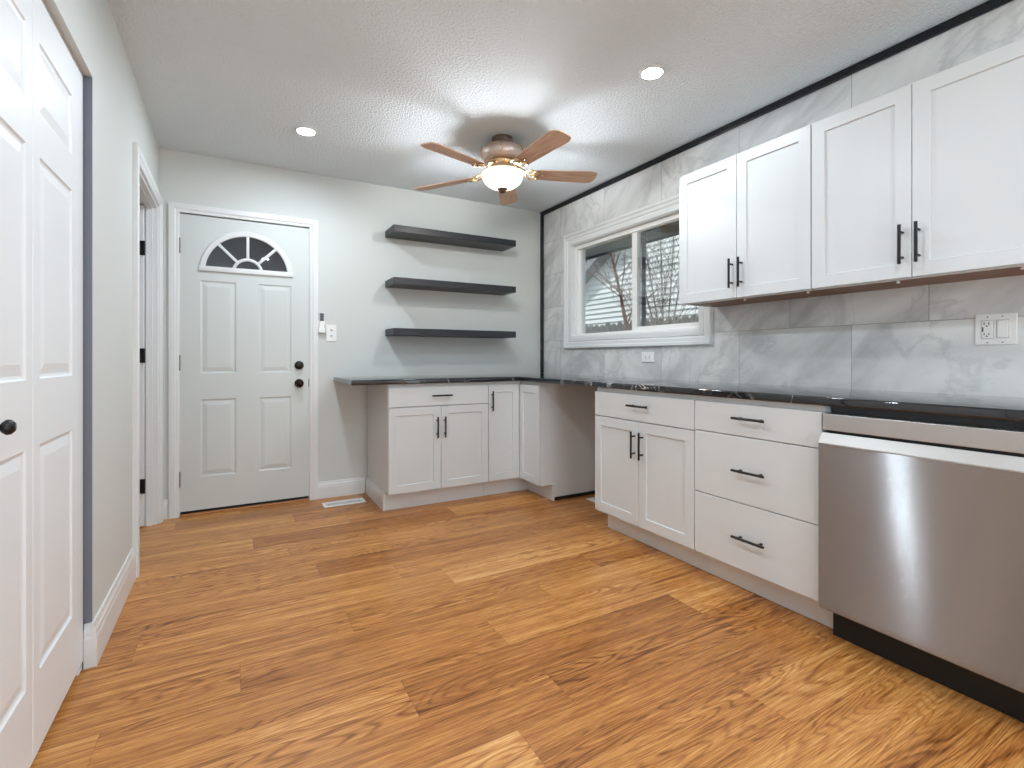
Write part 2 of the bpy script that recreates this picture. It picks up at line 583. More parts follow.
def mesh(name, bm, mats, parent=None, smooth=None, at=None):
    """one linked object from a bmesh given in world coordinates"""
    bmesh.ops.remove_doubles(bm, verts=bm.verts[:], dist=1e-6)
    bmesh.ops.recalc_face_normals(bm, faces=bm.faces[:])
    me = bpy.data.meshes.new(name)
    if parent is None:
        if at is None:
            xs = [v.co for v in bm.verts]
            lo = Vector([min(c[i] for c in xs) for i in range(3)])
            hi = Vector([max(c[i] for c in xs) for i in range(3)])
            at = Vector(((lo.x + hi.x) / 2, (lo.y + hi.y) / 2, lo.z))
        at = Vector(at)
    else:
        at = root_of(parent).location.copy()
    bmesh.ops.translate(bm, vec=-at, verts=bm.verts[:])
    bm.to_mesh(me)
    bm.free()
    for mt in (mats if isinstance(mats, (list, tuple)) else [mats]):
        me.materials.append(mt)
    o = bpy.data.objects.new(name, me)
    COL.objects.link(o)
    if parent is None:
        o.location = at
    else:
        o.parent = parent
    if smooth:
        for p in me.polygons:
            p.use_smooth = True
        if smooth is not True:
            me.set_sharp_from_angle(angle=math.radians(smooth))
    return o

def BM():
    return bmesh.new()

# ------------------------------------------------------------------ room numbers
XR, YB, XL = 2.553, 3.979, -0.424
CEIL = 2.44
YREAR = -3.2
WT = 0.14

def struct(name, bm, mat, label, cat, smooth=None):
    return tag(mesh(name, bm, mat, smooth=smooth), label, cat, kind='structure')

# floor: plank by plank
PW, PL, Y0 = 0.188, 1.22, 0.101
JOINT = {6: 0.917, 5: 0.707, 7: 0.48, 8: 0.89, 9: 0.02, 10: 0.41, 11: 0.91, 12: 0.712, 13: 0.37, 14: 0.78, 15: 0.266, 16: 0.098, 17: 0.66, 18: 0.35, 19: 0.9,
         4: 0.2, 3: 0.85}
TONE = {(7, 0): 0.20, (7, -1): 0.66, (7, 1): 0.80, (6, 0): 0.30, (6, 1): 0.5, (5, 0): 0.34, (5, -1): 0.86, (16, 0): 0.16, (13, 0): 0.24, (11, 0): 0.92, (11, -1): 0.6,
        (9, 0): 0.42, (9, 1): 0.72, (12, 0): 0.55, (10, 1): 0.3, (6, -1): 0.34, (8, 0): 0.62, (8, -1): 0.40, (10, 0): 0.45, (10, -1): 0.5, (5, 1): 0.4, (4, 0): 0.55, (4, -1): 0.6, (9, -1): 0.55, (15, -1): 0.72, (15, 0): 0.6, (17, 0): 0.45, (14, 0): 0.6}
rng = random.Random(11)
bm = BM()
uvl = bm.loops.layers.uv.new('UVMap')
cl = bm.loops.layers.float_color.new('plank')
XF0, XF1 = -1.75, XR + 0.02
for r in range(-19, 21):
    y0, y1 = Y0 + r * PW, Y0 + (r + 1) * PW
    y1 = min(y1, YB + 0.04)
    j = JOINT.get(r, rng.uniform(0, PL))
    k = -4
    while j + k * PL < XF1:
        x0, x1 = max(j + k * PL, XF0), min(j + (k + 1) * PL, XF1)
        tone_ = TONE.get((r, k), rng.uniform(0.35, 0.85))
        rr = rng.random()
        ox, oy = rng.uniform(0, 60), rng.uniform(0, 60)
        k += 1
        if x1 <= x0 or y1 <= y0:
            continue
        g = 0.00025
        vs = [bm.verts.new(p) for p in ((x0 + g, y0 + g, 0), (x1 - g, y0 + g, 0), (x1 - g, y1 - g, 0), (x0 + g, y1 - g, 0))]
        f = bm.faces.new(vs)
        for lp in f.loops:
            lp[uvl].uv = (lp.vert.co.x + ox, lp.vert.co.y + oy)
            lp[cl] = (tone_, rr, 0, 1)
nfl = len(bm.faces)
box(bm, XF0, XF1, YREAR - 0.02, YB + 0.04, -0.10, -0.0012)
bm.faces.ensure_lookup_table()
for f in bm.faces[nfl:]:
    f.material_index = 1
me = bpy.data.meshes.new('floor')
bm.to_mesh(me); bm.free()
me.materials.append(M['floor']); me.materials.append(M['subfloor'])
o = bpy.data.objects.new('floor', me); COL.objects.link(o)
tag(o, 'honey brown oak plank floor running wall to wall', 'floor', kind='structure')

bm = box(BM(), -1.75, XR + WT, YREAR - 0.1, YB + 0.12, CEIL, CEIL + 0.12)
struct('ceiling', bm, M['ceiling'], 'white ceiling with a rough knockdown texture', 'ceiling')

# back wall with the entry door opening
DX0, DX1, DZ = -0.312, 0.493, 2.030
bm = BM()
box(bm, XL - 0.2, DX0 - 0.004, YB, YB + 0.12, 0, CEIL)
box(bm, DX1 + 0.004, XR, YB, YB + 0.12, 0, CEIL)
box(bm, DX0 - 0.004, DX1 + 0.004, YB, YB + 0.12, DZ + 0.004, CEIL)
struct('wall_back', bm, M['wall'], 'pale grey end wall behind the shelves and entry door', 'wall')

# right wall with window opening, tiled all over
WY0, WY1, WZ0, WZ1 = 2.135, 3.500, 1.232, 2.038
bm = BM()
box(bm, XR, XR + WT, YREAR, WY0, 0, CEIL)
box(bm, XR, XR + WT, WY1, YB + 0.12, 0, CEIL)
box(bm, XR, XR + WT, WY0, WY1, 0, WZ0)
box(bm, XR, XR + WT, WY0, WY1, WZ1, CEIL)
struct('wall_right', bm, M['tile'], 'grey marble tiled wall behind the counter and wall cabinets', 'wall')

# left wall with closet and hall openings
CY0, CY1, CZ = 1.215, 2.205, 2.030
HY0, HY1, HZ = 3.045, 3.885, 2.035
LT = 0.114
bm = BM()
box(bm, XL - LT, XL, YREAR, CY0, 0, CEIL)
box(bm, XL - LT, XL, CY0, CY1, CZ, CEIL)
box(bm, XL - LT, XL, CY1, HY0, 0, CEIL)
box(bm, XL - LT, XL, HY0, HY1, HZ, CEIL)
box(bm, XL - LT, XL, HY1, YB, 0, CEIL)
struct('wall_left', bm, M['wall'], 'pale grey side wall with the closet and the hall doorway', 'wall')
bm = box(BM(), XL - 1.4, XR + WT, YREAR - 0.1, YREAR, 0, CEIL)
struct('wall_rear', bm, M['wall'], 'pale grey wall behind the camera', 'wall')

# closet interior and hall beyond
bm = BM()
box(bm, -1.20, -1.15, CY0 - 0.1, CY1 + 0.1, 0, CEIL)
box(bm, -1.15, XL - LT, CY0 - 0.1, CY0 - 0.05, 0, CEIL)
box(bm, -1.15, XL - LT, CY1 + 0.05, CY1 + 0.1, 0, CEIL)
struct('wall_closet', bm, M['wall'], 'closet walls behind the white bifold door', 'wall')
bm = BM()
box(bm, -1.75, -1.70, CY1 + 0.12, YB + 0.12, 0, CEIL)
box(bm, -1.70, XL - LT, CY1 + 0.12, CY1 + 0.17, 0, CEIL)
box(bm, -1.70, XL - 0.2, YB + 0.0, YB + 0.12, 0, CEIL)
struct('wall_hall', bm, M['wall'], 'dim hall walls beyond the side doorway', 'wall')

# slate grey jamb of the closet opening
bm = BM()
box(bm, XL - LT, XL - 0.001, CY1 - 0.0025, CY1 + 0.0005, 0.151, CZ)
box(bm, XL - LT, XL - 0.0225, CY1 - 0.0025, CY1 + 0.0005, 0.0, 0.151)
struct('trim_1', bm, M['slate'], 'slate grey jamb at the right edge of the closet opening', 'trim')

# ------------------------------------------------------------------ baseboards
def base_prof(h, t=0.014):
    return [(0, 0), (t, 0), (t, h * 0.66), (t * 0.86, h * 0.70), (t * 0.86, h * 0.80), (t * 0.55, h * 0.88), (t * 0.42, h), (0, h)]
def baseboard(name, p0, p1, out, h, label):
    bm = extrude_profile(BM(), base_prof(h), (p0, p1, out, (0, 0, 1)))
    return struct(name, bm, M['trim'], label, 'baseboard')
bm = extrude_profile(BM(), base_prof(0.150), ((XL, CY1 - 0.0135, 0), (XL, 2.977, 0), (1, 0, 0), (0, 0, 1)))
extrude_profile(bm, base_prof(0.150, 0.0135), ((XL - 0.022, CY1, 0), (XL + 0.0001, CY1, 0), (0, -1, 0), (0, 0, 1)))
struct('baseboard_left', bm, M['trim'], 'white baseboard on the wall between closet and hall doorway', 'baseboard')
baseboard('baseboard_left_rear', (XL, YREAR, 0), (XL, CY0 - 0.01, 0), (1, 0, 0), 0.150, 'white baseboard on the left wall before the closet')
baseboard('baseboard_back', (0.551, YB, 0), (0.899, YB, 0), (0, -1, 0), 0.125, 'white baseboard between the entry door and the drawer cabinet')
baseboard('baseboard_corner', (XL + 0.001, YB, 0), (-0.378, YB, 0), (0, -1, 0), 0.125, 'short white baseboard left of the entry door in the corner')
bm = extrude_profile(BM(), base_prof(0.125), ((0.918, 3.436, 0), (0.918, YB - 0.0145, 0), (-1, 0, 0), (0, 0, 1)))
struct('baseboard_cabinet', bm, M['trim'], 'white baseboard along the left side of the drawer cabinet', 'baseboard')

# ------------------------------------------------------------------ casings
def casing_frame(name, mp, a0, a1, b0, b1, wd, th, label, bottom=False, cat='trim'):
    """moulded casing around an opening: inner edge a0..a1, b0..b1"""
    prof = [(0, 0), (0, -th * 0.55), (wd * 0.12, -th * 0.72), (wd * 0.30, -th * 0.72), (wd * 0.42, -th * 0.95), (wd * 0.86, -th), (wd, -th * 0.85), (wd, 0)]
    if wd > 0.09:
        prof = [(0, 0), (0, -th * 0.6), (wd * 0.06, -th * 0.7), (wd * 0.34, -th * 0.7), (wd * 0.38, -th * 0.5), (wd * 0.44, -th * 0.5), (wd * 0.5, -th * 0.8), (wd * 0.74, -th * 0.85),
                (wd * 0.78, -th * 1.15), (wd * 0.96, -th * 1.2), (wd, -th * 1.0), (wd, 0)]
    bm = BM()
    rings = []
    if bottom:
        cor = [(a0, b0, -1, -1), (a1, b0, 1, -1), (a1, b1, 1, 1), (a0, b1, -1, 1)]
    else:
        cor = [(a0, b0, -1, 0), (a0, b1, -1, 1), (a1, b1, 1, 1), (a1, b0, 1, 0)]
    for (a, b_, sa, sb) in cor:
        rings.append([bm.verts.new(mp(a + sa * o, b_ + sb * o, c)) for o, c in prof])
    n = len(prof)
    pairs = list(zip(rings, rings[1:])) + ([(rings[-1], rings[0])] if bottom else [])
    for r0, r1 in pairs:
        for i in range(n):
            bm.faces.new((r0[i], r0[(i + 1) % n], r1[(i + 1) % n], r1[i]))
    if not bottom:
        bm.faces.new(rings[0]); bm.faces.new(rings[-1][::-1])
    return struct(name, bm, M['trim'], label, cat, smooth=25)

casing_frame('trim_2', fmap('Y', YB), DX0 - 0.004, DX1 + 0.004, 0.0, DZ + 0.004, 0.058, 0.017, 'white moulded casing around the grey entry door')
casing_frame('trim_3', fmap('XP', XL), HY0, HY1, 0.0, HZ, 0.066, 0.024, 'white moulded casing around the narrow hall doorway')

# entry door jamb: thin strips the door sits between
bm = BM()
box(bm, DX0 - 0.004, DX0 - 0.0005, YB + 0.001, YB + 0.12, 0, DZ + 0.004)
box(bm, DX1 + 0.0005, DX1 + 0.004, YB + 0.001, YB + 0.12, 0, DZ + 0.004)
struct('trim_4', bm, M['trim'], 'white jamb strips either side of the entry door', 'trim')
bm = box(BM(), DX0, DX1, YB - 0.020, YB + 0.10, 0.0, 0.012, 0.004)
m_thr = newmat('oak_threshold', lin(176, 118, 70), 0.45)
struct('trim_5', bm, m_thr, 'oak threshold strip under the entry door', 'threshold')

# hall doorway jamb with stop
bm = BM()
box(bm, XL - LT, XL + 0.001, HY1 - 0.016, HY1 - 0.0005, 0, HZ - 0.0005)
box(bm, XL - LT, XL + 0.001, HY0 + 0.0005, HY0 + 0.016, 0, HZ - 0.0005)
box(bm, XL - LT, XL + 0.001, HY0 + 0.016, HY1 - 0.016, HZ - 0.016, HZ - 0.0005)
box(bm, XL - 0.056, XL - 0.024, HY1 - 0.028, HY1 - 0.016, 0, HZ - 0.016)
box(bm, XL - 0.056, XL - 0.024, HY0 + 0.016, HY0 + 0.028, 0, HZ - 0.016)
box(bm, XL - 0.056, XL - 0.024, HY0 + 0.028, HY1 - 0.028, HZ - 0.028, HZ - 0.016)
struct('trim_6', bm, M['trim'], 'white jamb and door stop inside the hall doorway', 'trim')

# ------------------------------------------------------------------ black tile trim
bm = BM()
box(bm, XR - 0.016, XR - 0.0005, YREAR, YB - 0.001, CEIL - 0.040, CEIL - 0.0005, 0.004, 3)
struct('trim_7', bm, M['blacktrim'], 'black edge trim along the ceiling above the tiled wall', 'trim')
bm = BM()
box(bm, XR - 0.018, XR - 0.0005, YB - 0.042, YB - 0.0008, 0.916, CEIL - 0.0405, 0.005, 3)
struct('trim_8', bm, M['blacktrim'], 'black vertical edge trim in the corner beside the tiled wall', 'trim')

# ------------------------------------------------------------------ entry door (door_1)
d1 = thing('door_1', ((DX0 + DX1) / 2, YB, 0.0), 'pale grey entry door with a half-round window and four panels', 'door', kind='structure')
mp = fmap('Y', YB + 0.002)
FX, FZ, FR = 0.0885, 1.653, 0.262       # fanlight centre and hole radius
bm = BM()
split = FZ + 0.02
panel_slab(bm, mp, DX0, DX1, 0.030, split, 0.044, [(-0.196, 0.017), (0.157, 0.371)], [(0.252, 0.778), (0.956, 1.588)],
           RAISED, 0)
# upper piece with the arched opening
tm = BM()
angs = sorted({math.pi * k / 40 for k in range(41)} | {math.atan2(DZ - 0.004 - split, DX1 - FX), math.atan2(DZ - 0.004 - split, DX0 - FX)})
top = DZ - 0.004
def outer(a):
    c_, s_ = math.cos(a), math.sin(a)
    t_ = []
    if c_ > 1e-9: t_.append((DX1 - FX) / c_)
    if c_ < -1e-9: t_.append((DX0 - FX) / c_)
    if s_ > 1e-9: t_.append((top - split) / s_)
    t_ = min(t_)
    return FX + c_ * t_, split + s_ * t_
ro, ri = [], []
for a in angs:
    ox, oz = outer(a)
    ix, iz = FX + FR * math.cos(a), split + FR * math.sin(a)
    ro.append([tm.verts.new(mp(ox, oz, c)) for c in (0, 0.044)])
    ri.append([tm.verts.new(mp(ix, iz, c)) for c in (0, 0.044)])
for i in range(len(angs) - 1):
    tm.faces.new((ro[i][0], ro[i + 1][0], ri[i + 1][0], ri[i][0]))
    tm.faces.new((ro[i][1], ri[i][1], ri[i + 1][1], ro[i + 1][1]))
    tm.faces.new((ro[i][0], ro[i][1], ro[i + 1][1], ro[i + 1][0]))
    tm.faces.new((ri[i][0], ri[i + 1][0], ri[i + 1][1], ri[i][1]))
merge(bm, tm)
mesh('door_slab', bm, M['doorpaint'], d1)

# fanlight frame: arch band, base bar, hub arch, three bars
def arc_band(bm, mp, cx_, cz_, r0, r1, c0, c1, n=40, a0=0.0, a1=math.pi):
    prev = None
    for k in range(n + 1):
        a = a0 + (a1 - a0) * k / n
        ring = [bm.verts.new(mp(cx_ + r * math.cos(a), cz_ + r * math.sin(a), c)) for r, c in ((r0, c1), (r0, c0 + 0.004), (r0 + 0.006, c0), (r1 - 0.008, c0), (r1, c0 + 0.005), (r1, c1))]
        if prev:
            for i in range(6):
                bm.faces.new((prev[i], prev[(i + 1) % 6], ring[(i + 1) % 6], ring[i]))
        else:
            bm.faces.new(ring)
        prev = ring
    bm.faces.new(prev[::-1])
fr_ = BM()
arc_band(fr_, mp, FX, FZ + 0.004, 0.256, 0.293, -0.013, -0.0005, a0=0.09, a1=math.pi - 0.09)
p, q = mp(FX - 0.294, FZ, -0.0137), mp(FX + 0.294, FZ + 0.035, -0.0002)
box(fr_, p.x, q.x, p.y, q.y, p.z, q.z, 0.003)
frame = mesh('fanlight_frame', fr_, M['trim'], d1, smooth=30)
mb = BM()
arc_band(mb, mp, FX, FZ + 0.012, 0.077, 0.098, -0.010, 0.006)
for a in (45, 90, 135):
    a = math.radians(a)
    c_, s_ = math.cos(a), math.sin(a)
    tm = BM()
    box(tm, 0.094, 0.262, -0.0095, 0.0095, -0.006, 0.010, 0.003)
    for v in tm.verts:
        r_, t_, d_ = v.co
        v.co = mp(FX + c_ * r_ - s_ * t_, FZ + 0.012 + s_ * r_ + c_ * t_, -d_)
    merge(mb, tm)
mesh('muntin_bars', mb, M['trim'], frame, smooth=30)
gb = BM()
pts = [(FX + (FR - 0.002) * math.cos(math.pi * k / 40), split + (FR - 0.002) * math.sin(math.pi * k / 40)) for k in range(41)]
f0 = [gb.verts.new(mp(a, b_, 0.012)) for a, b_ in pts]
f1 = [gb.verts.new(mp(a, b_, 0.016)) for a, b_ in pts]
gb.faces.new(f0); gb.faces.new(f1[::-1])
for i in range(len(pts)):
    j = (i + 1) % len(pts)
    gb.faces.new((f0[i], f1[i], f1[j], f0[j]))
mesh('glass_pane', gb, M['doorglass'], d1)
KX = 0.424
kb = lathe(BM(), [(0, -0.062), (0.014, -0.061), (0.024, -0.055), (0.0275, -0.045), (0.024, -0.034), (0.013, -0.026), (0.011, -0.010), (0.030, -0.008), (0.032, -0.003), (0.032, 0.0015), (0, 0.0015)], (KX, YB, 0.873), axis='Y')
mesh('knob', kb, M['bronze'], d1, smooth=40)
kb = lathe(BM(), [(0, -0.024), (0.016, -0.023), (0.026, -0.018), (0.031, -0.010), (0.032, 0.0015), (0, 0.0015)], (KX, YB, 1.006), axis='Y')
db = mesh('deadbolt', kb, M['black'], d1, smooth=40)
tb = box(BM(), KX - 0.016, KX + 0.016, YB - 0.036, YB - 0.022, 1.002, 1.011, 0.003)
mesh('thumb_turn', tb, M['bronze'], db)
for hz in (1.812, 1.028, 0.248):
    hb = cyl(BM(), (DX0 - 0.001, YB - 0.006, hz - 0.052), (DX0 - 0.001, YB - 0.006, hz + 0.052), 0.0045, seg=10)
    box(hb, DX0 + 0.001, DX0 + 0.004, YB + 0.0005, YB + 0.003, hz - 0.048, hz + 0.048)
    mesh('hinge', hb, M['hingesteel'], d1)
sb = box(BM(), DX0 + 0.002, DX1 - 0.002, YB + 0.006, YB + 0.04, 0.013, 0.0305)
mesh('door_sweep', sb, M['rubber'], d1)
lb = box(BM(), DX1 - 0.0045, DX1 + 0.0003, YB + 0.0008, YB + 0.022, 0.845, 0.905)
mesh('latch_plate', lb, M['bronze'], d1)

# ------------------------------------------------------------------ closet bifold (door_2)
d2 = thing('door_2', (XL - 0.024, (CY0 + CY1) / 2, 0), 'white six-panel bifold closet door at the left edge', 'door', kind='structure')
mp = fmap('XP', XL - 0.023)
for (a0, a1, c0, c1) in ((1.709, 2.192, 1.757, 2.062), (1.228, 1.706, 1.354, 1.658)):
    bm = panel_slab(BM(), mp, a0, a1, 0.028, 2.018, 0.034, [(c0, c1)], [(0.238, 0.834), (1.006, 1.594), (1.706, 1.896)],
                    RAISED, 0.002)
    leaf = mesh('leaf', bm, M['closet'], d2)
    if a0 < 1.5:
        kb = lathe(BM(), [(0, 0.034), (0.010, 0.033), (0.016, 0.027), (0.017, 0.020), (0.012, 0.013), (0.007, 0.010), (0.007, 0.003), (0.013, 0.002), (0.013, -0.001), (0, -0.001)], (XL - 0.023, 1.470, 0.912), axis='X', seg=24)
        mesh('knob', kb, M['black'], leaf, smooth=40)
bm = BM()
box(bm, XL - 0.058, XL - 0.024, CY0 + 0.003, CY1 - 0.003, 2.0205, CZ - 0.0005)
struct('trim_9', bm, newmat('white_track_metal', lin(214, 214, 212), 0.35, 0.3), 'white metal track above the closet door', 'track')
bm = BM()
box(bm, XL - 0.050, XL - 0.028, CY1 - 0.046, CY1 - 0.003, 0.0, 0.003)
box(bm, XL - 0.050, XL - 0.028, CY1 - 0.006, CY1 - 0.003, 0.003, 0.024)
cyl(bm, (XL - 0.039, CY1 - 0.028, 0.002), (XL - 0.039, CY1 - 0.028, 0.0275), 0.005, seg=10)
tag(mesh('pivot_bracket', bm, M['white_plastic']), 'small white pivot bracket on the floor under the closet door', 'bracket')

# ------------------------------------------------------------------ hall door (door_3), swung open into the hall
d3 = thing('door_3', (XL - LT - 0.02, HY1 - 0.03, 0), 'white hall door standing open behind the narrow side doorway', 'door', kind='structure')
mp = fmap('Y', HY1 - 0.062)
bm = panel_slab(BM(), mp, -1.36, XL - LT + 0.050, 0.012, HZ - 0.02, 0.035, [(-1.25, -1.0), (-0.88, -0.625)], [(0.25, 0.82), (1.0, 1.6), (1.7, 1.9)], RAISED, 0.002)
mesh('door_slab', bm, M['closet'], d3)
for hz in (1.745, 1.075, 0.262):
    hb = box(BM(), XL - LT + 0.028, XL - LT + 0.0515, HY1 - 0.0655, HY1 - 0.0615, hz - 0.045, hz + 0.045, 0.001)
    cyl(hb, (XL - LT + 0.0525, HY1 - 0.067, hz - 0.045), (XL - LT + 0.0525, HY1 - 0.067, hz + 0.045), 0.007, seg=10)
    mesh('hinge', hb, M['black'], d3)

# ------------------------------------------------------------------ window_1
w1 = thing('window_1', (XR + 0.05, (WY0 + WY1) / 2, WZ0), 'white sliding window in the tiled wall', 'window', kind='structure')
casing_frame('trim_10', fmap('X', XR), WY0 + 0.008, WY1 - 0.008, WZ0 + 0.006, WZ1 - 0.006, 0.096, 0.022, 'white moulded casing around the sliding window', bottom=True)
bm = BM()   # white liner of the opening
x0, x1 = XR - 0.002, XR + WT
box(bm, x0, x1, WY0 + 0.0003, WY0 + 0.012, WZ0, WZ1)
box(bm, x0, x1, WY1 - 0.012, WY1 - 0.0003, WZ0, WZ1)
box(bm, x0, x1, WY0 + 0.012, WY1 - 0.012, WZ0 + 0.0003, WZ0 + 0.012)
box(bm, x0, x1, WY0 + 0.012, WY1 - 0.012, WZ1 - 0.012, WZ1 - 0.0003)
mesh('window_liner', bm, M['trim'], w1)
def rect_frame(bm, x0, x1, y0, y1, z0, z1, wl, wr, wb, wt, bev=0.002):
    box(bm, x0, x1, y0, y0 + wr, z0, z1, bev)
    box(bm, x0, x1, y1 - wl, y1, z0, z1, bev)
    box(bm, x0, x1, y0 + wr - bev, y1 - wl + bev, z0, z0 + wb, bev)
    box(bm, x0, x1, y0 + wr - bev, y1 - wl + bev, z1 - wt, z1, bev)
fy0, fy1, fz0, fz1 = WY0 + 0.0125, WY1 - 0.0125, WZ0 + 0.0125, WZ1 - 0.0125
bm = BM()
rect_frame(bm, XR + 0.030, XR + 0.100, fy0, fy1, fz0, fz1, 0.024, 0.026, 0.016, 0.034)
mesh('window_frame', bm, M['white_plastic'], w1)
# fixed left sash (further along the wall) and sliding right sash
bm = BM()
rect_frame(bm, XR + 0.055, XR + 0.080, 2.745, fy1 - 0.022, fz0 + 0.014, fz1 - 0.032, 0.022, 0.052, 0.010, 0.006)
sl = mesh('fixed_sash', bm, M['white_plastic'], w1)
bm = BM(); box(bm, XR + 0.066, XR + 0.070, 2.792, fy1 - 0.040, fz0 + 0.020, fz1 - 0.036)
mesh('glass_pane', bm, M['glass'], sl)
bm = BM()
rect_frame(bm, XR + 0.043, XR + 0.054, fy0 + 0.022, 2.800, fz0 + 0.012, fz1 - 0.032, 0.052, 0.022, 0.034, 0.008)
sr = mesh('sliding_sash', bm, M['white_plastic'], w1)
bm = BM(); box(bm, XR + 0.047, XR + 0.050, fy0 + 0.040, 2.752, fz0 + 0.040, fz1 - 0.036)
mesh('glass_pane', bm, M['glass'], sr)
bm = BM()
rect_frame(bm, XR + 0.084, XR + 0.094, fy0 + 0.020, 2.742, fz0 + 0.012, fz1 - 0.032, 0.036, 0.022, 0.018, 0.014, 0.001)
mesh('screen_frame', bm, M['screen'], w1)

# ------------------------------------------------------------------ cabinets on the tiled wall
XF = 1.945                       # door faces
ZT = 0.8805                       # cabinet top, under the counter
def body(bm, x0, x1, y0, y1, z0, z1):
    return box(bm, x0, x1, y0, y1, z0, z1, 0.001)

def toe_notch(x0, x1, y0, y1, xt):
    """side profile with a toe notch: body swept along Y"""
    prof = [(x0, 0.118), (x0, ZT), (x1, ZT), (x1, 0.0), (xt + 0.016, 0.0), (xt + 0.016, 0.118)]
    bm = BM()
    a = [bm.verts.new((x, y0, z)) for x, z in prof]
    b_ = [bm.verts.new((x, y1, z)) for x, z in prof]
    bm.faces.new(a); bm.faces.new(b_[::-1])
    for i in range(6):
        bm.faces.new((a[i], b_[i], b_[(i + 1) % 6], a[(i + 1) % 6]))
    return bm

G = 0.0017
mp = fmap('X', XF)
c = thing('base_cabinet', (2.25, 2.047, 0), 'white base cabinet with one drawer over two doors right of the open gap', 'cabinet', 'kitchen base cabinets')
mesh('cabinet_body', toe_notch(XF + 0.020, XR - 0.002, 1.668, 2.425, 2.048), M['cabside'], c)
dr = mesh('drawer', slab(mp, 1.667 + G, 2.425 - G, 0.712, 0.856), M['cab'], c)
mesh('handle', bar_handle(mp, 2.034, 0.796, 0.155, False), M['black'], dr)
for (a0, a1, hy) in ((2.048, 2.425 - G, 2.074), (1.667 + G, 2.045, 2.013)):
    d = mesh('door', shaker(mp, a0, a1, 0.132, 0.707), M['cab'], c)
    mesh('handle', bar_handle(mp, hy, 0.580, 0.148, True), M['black'], d)
mesh('toe_kick', box(BM(), 2.048, 2.0635, 1.667, 2.425, 0, 0.1175, 0.001), M['cabside'], c)

c = thing('base_cabinet', (2.25, 1.366, 0), 'white three-drawer base cabinet beside the dishwasher', 'cabinet', 'kitchen base cabinets')
mesh('cabinet_body', toe_notch(XF + 0.020, XR - 0.002, 1.0675, 1.6665, 2.048), M['cabside'], c)
for (b0, b1, hz) in ((0.718, 0.856, 0.797), (0.424, 0.714, 0.567), (0.132, 0.420, 0.275)):
    dr = mesh('drawer', slab(mp, 1.0675 + G, 1.6655 - G, b0, b1), M['cab'], c)
    mesh('handle', bar_handle(mp, 1.363, hz, 0.152, False), M['black'], dr)
mesh('toe_kick', box(BM(), 2.048, 2.0635, 1.0675, 1.6665, 0, 0.1175, 0.001), M['cabside'], c)

# wall cabinets
XU = 2.240
mp = fmap('X', XU)
for (y0, y1, lab, hys) in ((1.2785, 2.028, 'white two-door wall cabinet next to the window', (1.676, 1.622)),
                           (0.526, 1.2765, 'white two-door wall cabinet at the right edge above the dishwasher', (0.930, 0.877))):
    c = thing('wall_cabinet', (2.40, (y0 + y1) / 2, 1.367), lab, 'cabinet', 'white wall cabinets')
    b_ = BM()
    box(b_, XU + 0.020, XR - 0.001, y0 + 0.001, y1 - 0.001, 1.3765, 2.101, 0.001)
    mesh('cabinet_body', b_, M['cab'], c)
    mesh('bottom_panel', box(BM(), XU + 0.034, XR - 0.001, y0 + 0.002, y1 - 0.002, 1.3685, 1.3763), M['underside'], c)
    mesh('bottom_rail', box(BM(), XU + 0.0205, XU + 0.0335, y0 + 0.002, y1 - 0.002, 1.364, 1.3763), M['cab'], c)
    ym = (y0 + y1) / 2
    for (a0, a1, hy) in ((ym + 0.0015, y1 - G, hys[0]), (y0 + G, ym - 0.0015, hys[1])):
        d = mesh('door', shaker(mp, a0, a1, 1.369, 2.101, rail=0.054), M['cab'], c)
        mesh('handle', bar_handle(mp, hy, 1.494, 0.150, True), M['black'], d)

# ------------------------------------------------------------------ cabinets on the end wall
YF = 3.355
mp = fmap('Y', YF)
c = thing('base_cabinet', (1.30, 3.66, 0), 'white base cabinet with one drawer under the floating shelves', 'cabinet', 'kitchen base cabinets')
prof = [(YF + 0.020, 0.118), (YF + 0.020, ZT), (YB - 0.0145, ZT), (YB - 0.0145, 0.0), (3.456, 0.0), (3.456, 0.118)]
bm = BM()
a = [bm.verts.new((0.9185, y, z)) for y, z in prof]; b_ = [bm.verts.new((1.677, y, z)) for y, z in prof]
bm.faces.new(a); bm.faces.new(b_[::-1])
for i in range(6):
    bm.faces.new((a[i], b_[i], b_[(i + 1) % 6], a[(i + 1) % 6]))
mesh('cabinet_body', bm, M['cabside'], c)
dr = mesh('drawer', slab(mp, 0.9185 + G, 1.677 - G, 0.722, 0.856), M['cab'], c)
mesh('handle', bar_handle(mp, 1.299, 0.793, 0.152, False), M['black'], dr)
for (a0, a1, hx) in ((0.9185 + G, 1.2965, 1.2655), (1.2995, 1.677 - G, 1.3225)):
    d = mesh('door', shaker(mp, a0, a1, 0.127, 0.716), M['cab'], c)
    mesh('handle', bar_handle(mp, hx, 0.568, 0.150, True), M['black'], d)
mesh('toe_kick', box(BM(), 0.9045, 1.677, 3.440, 3.4555, 0, 0.1175, 0.001), M['cabside'], c)

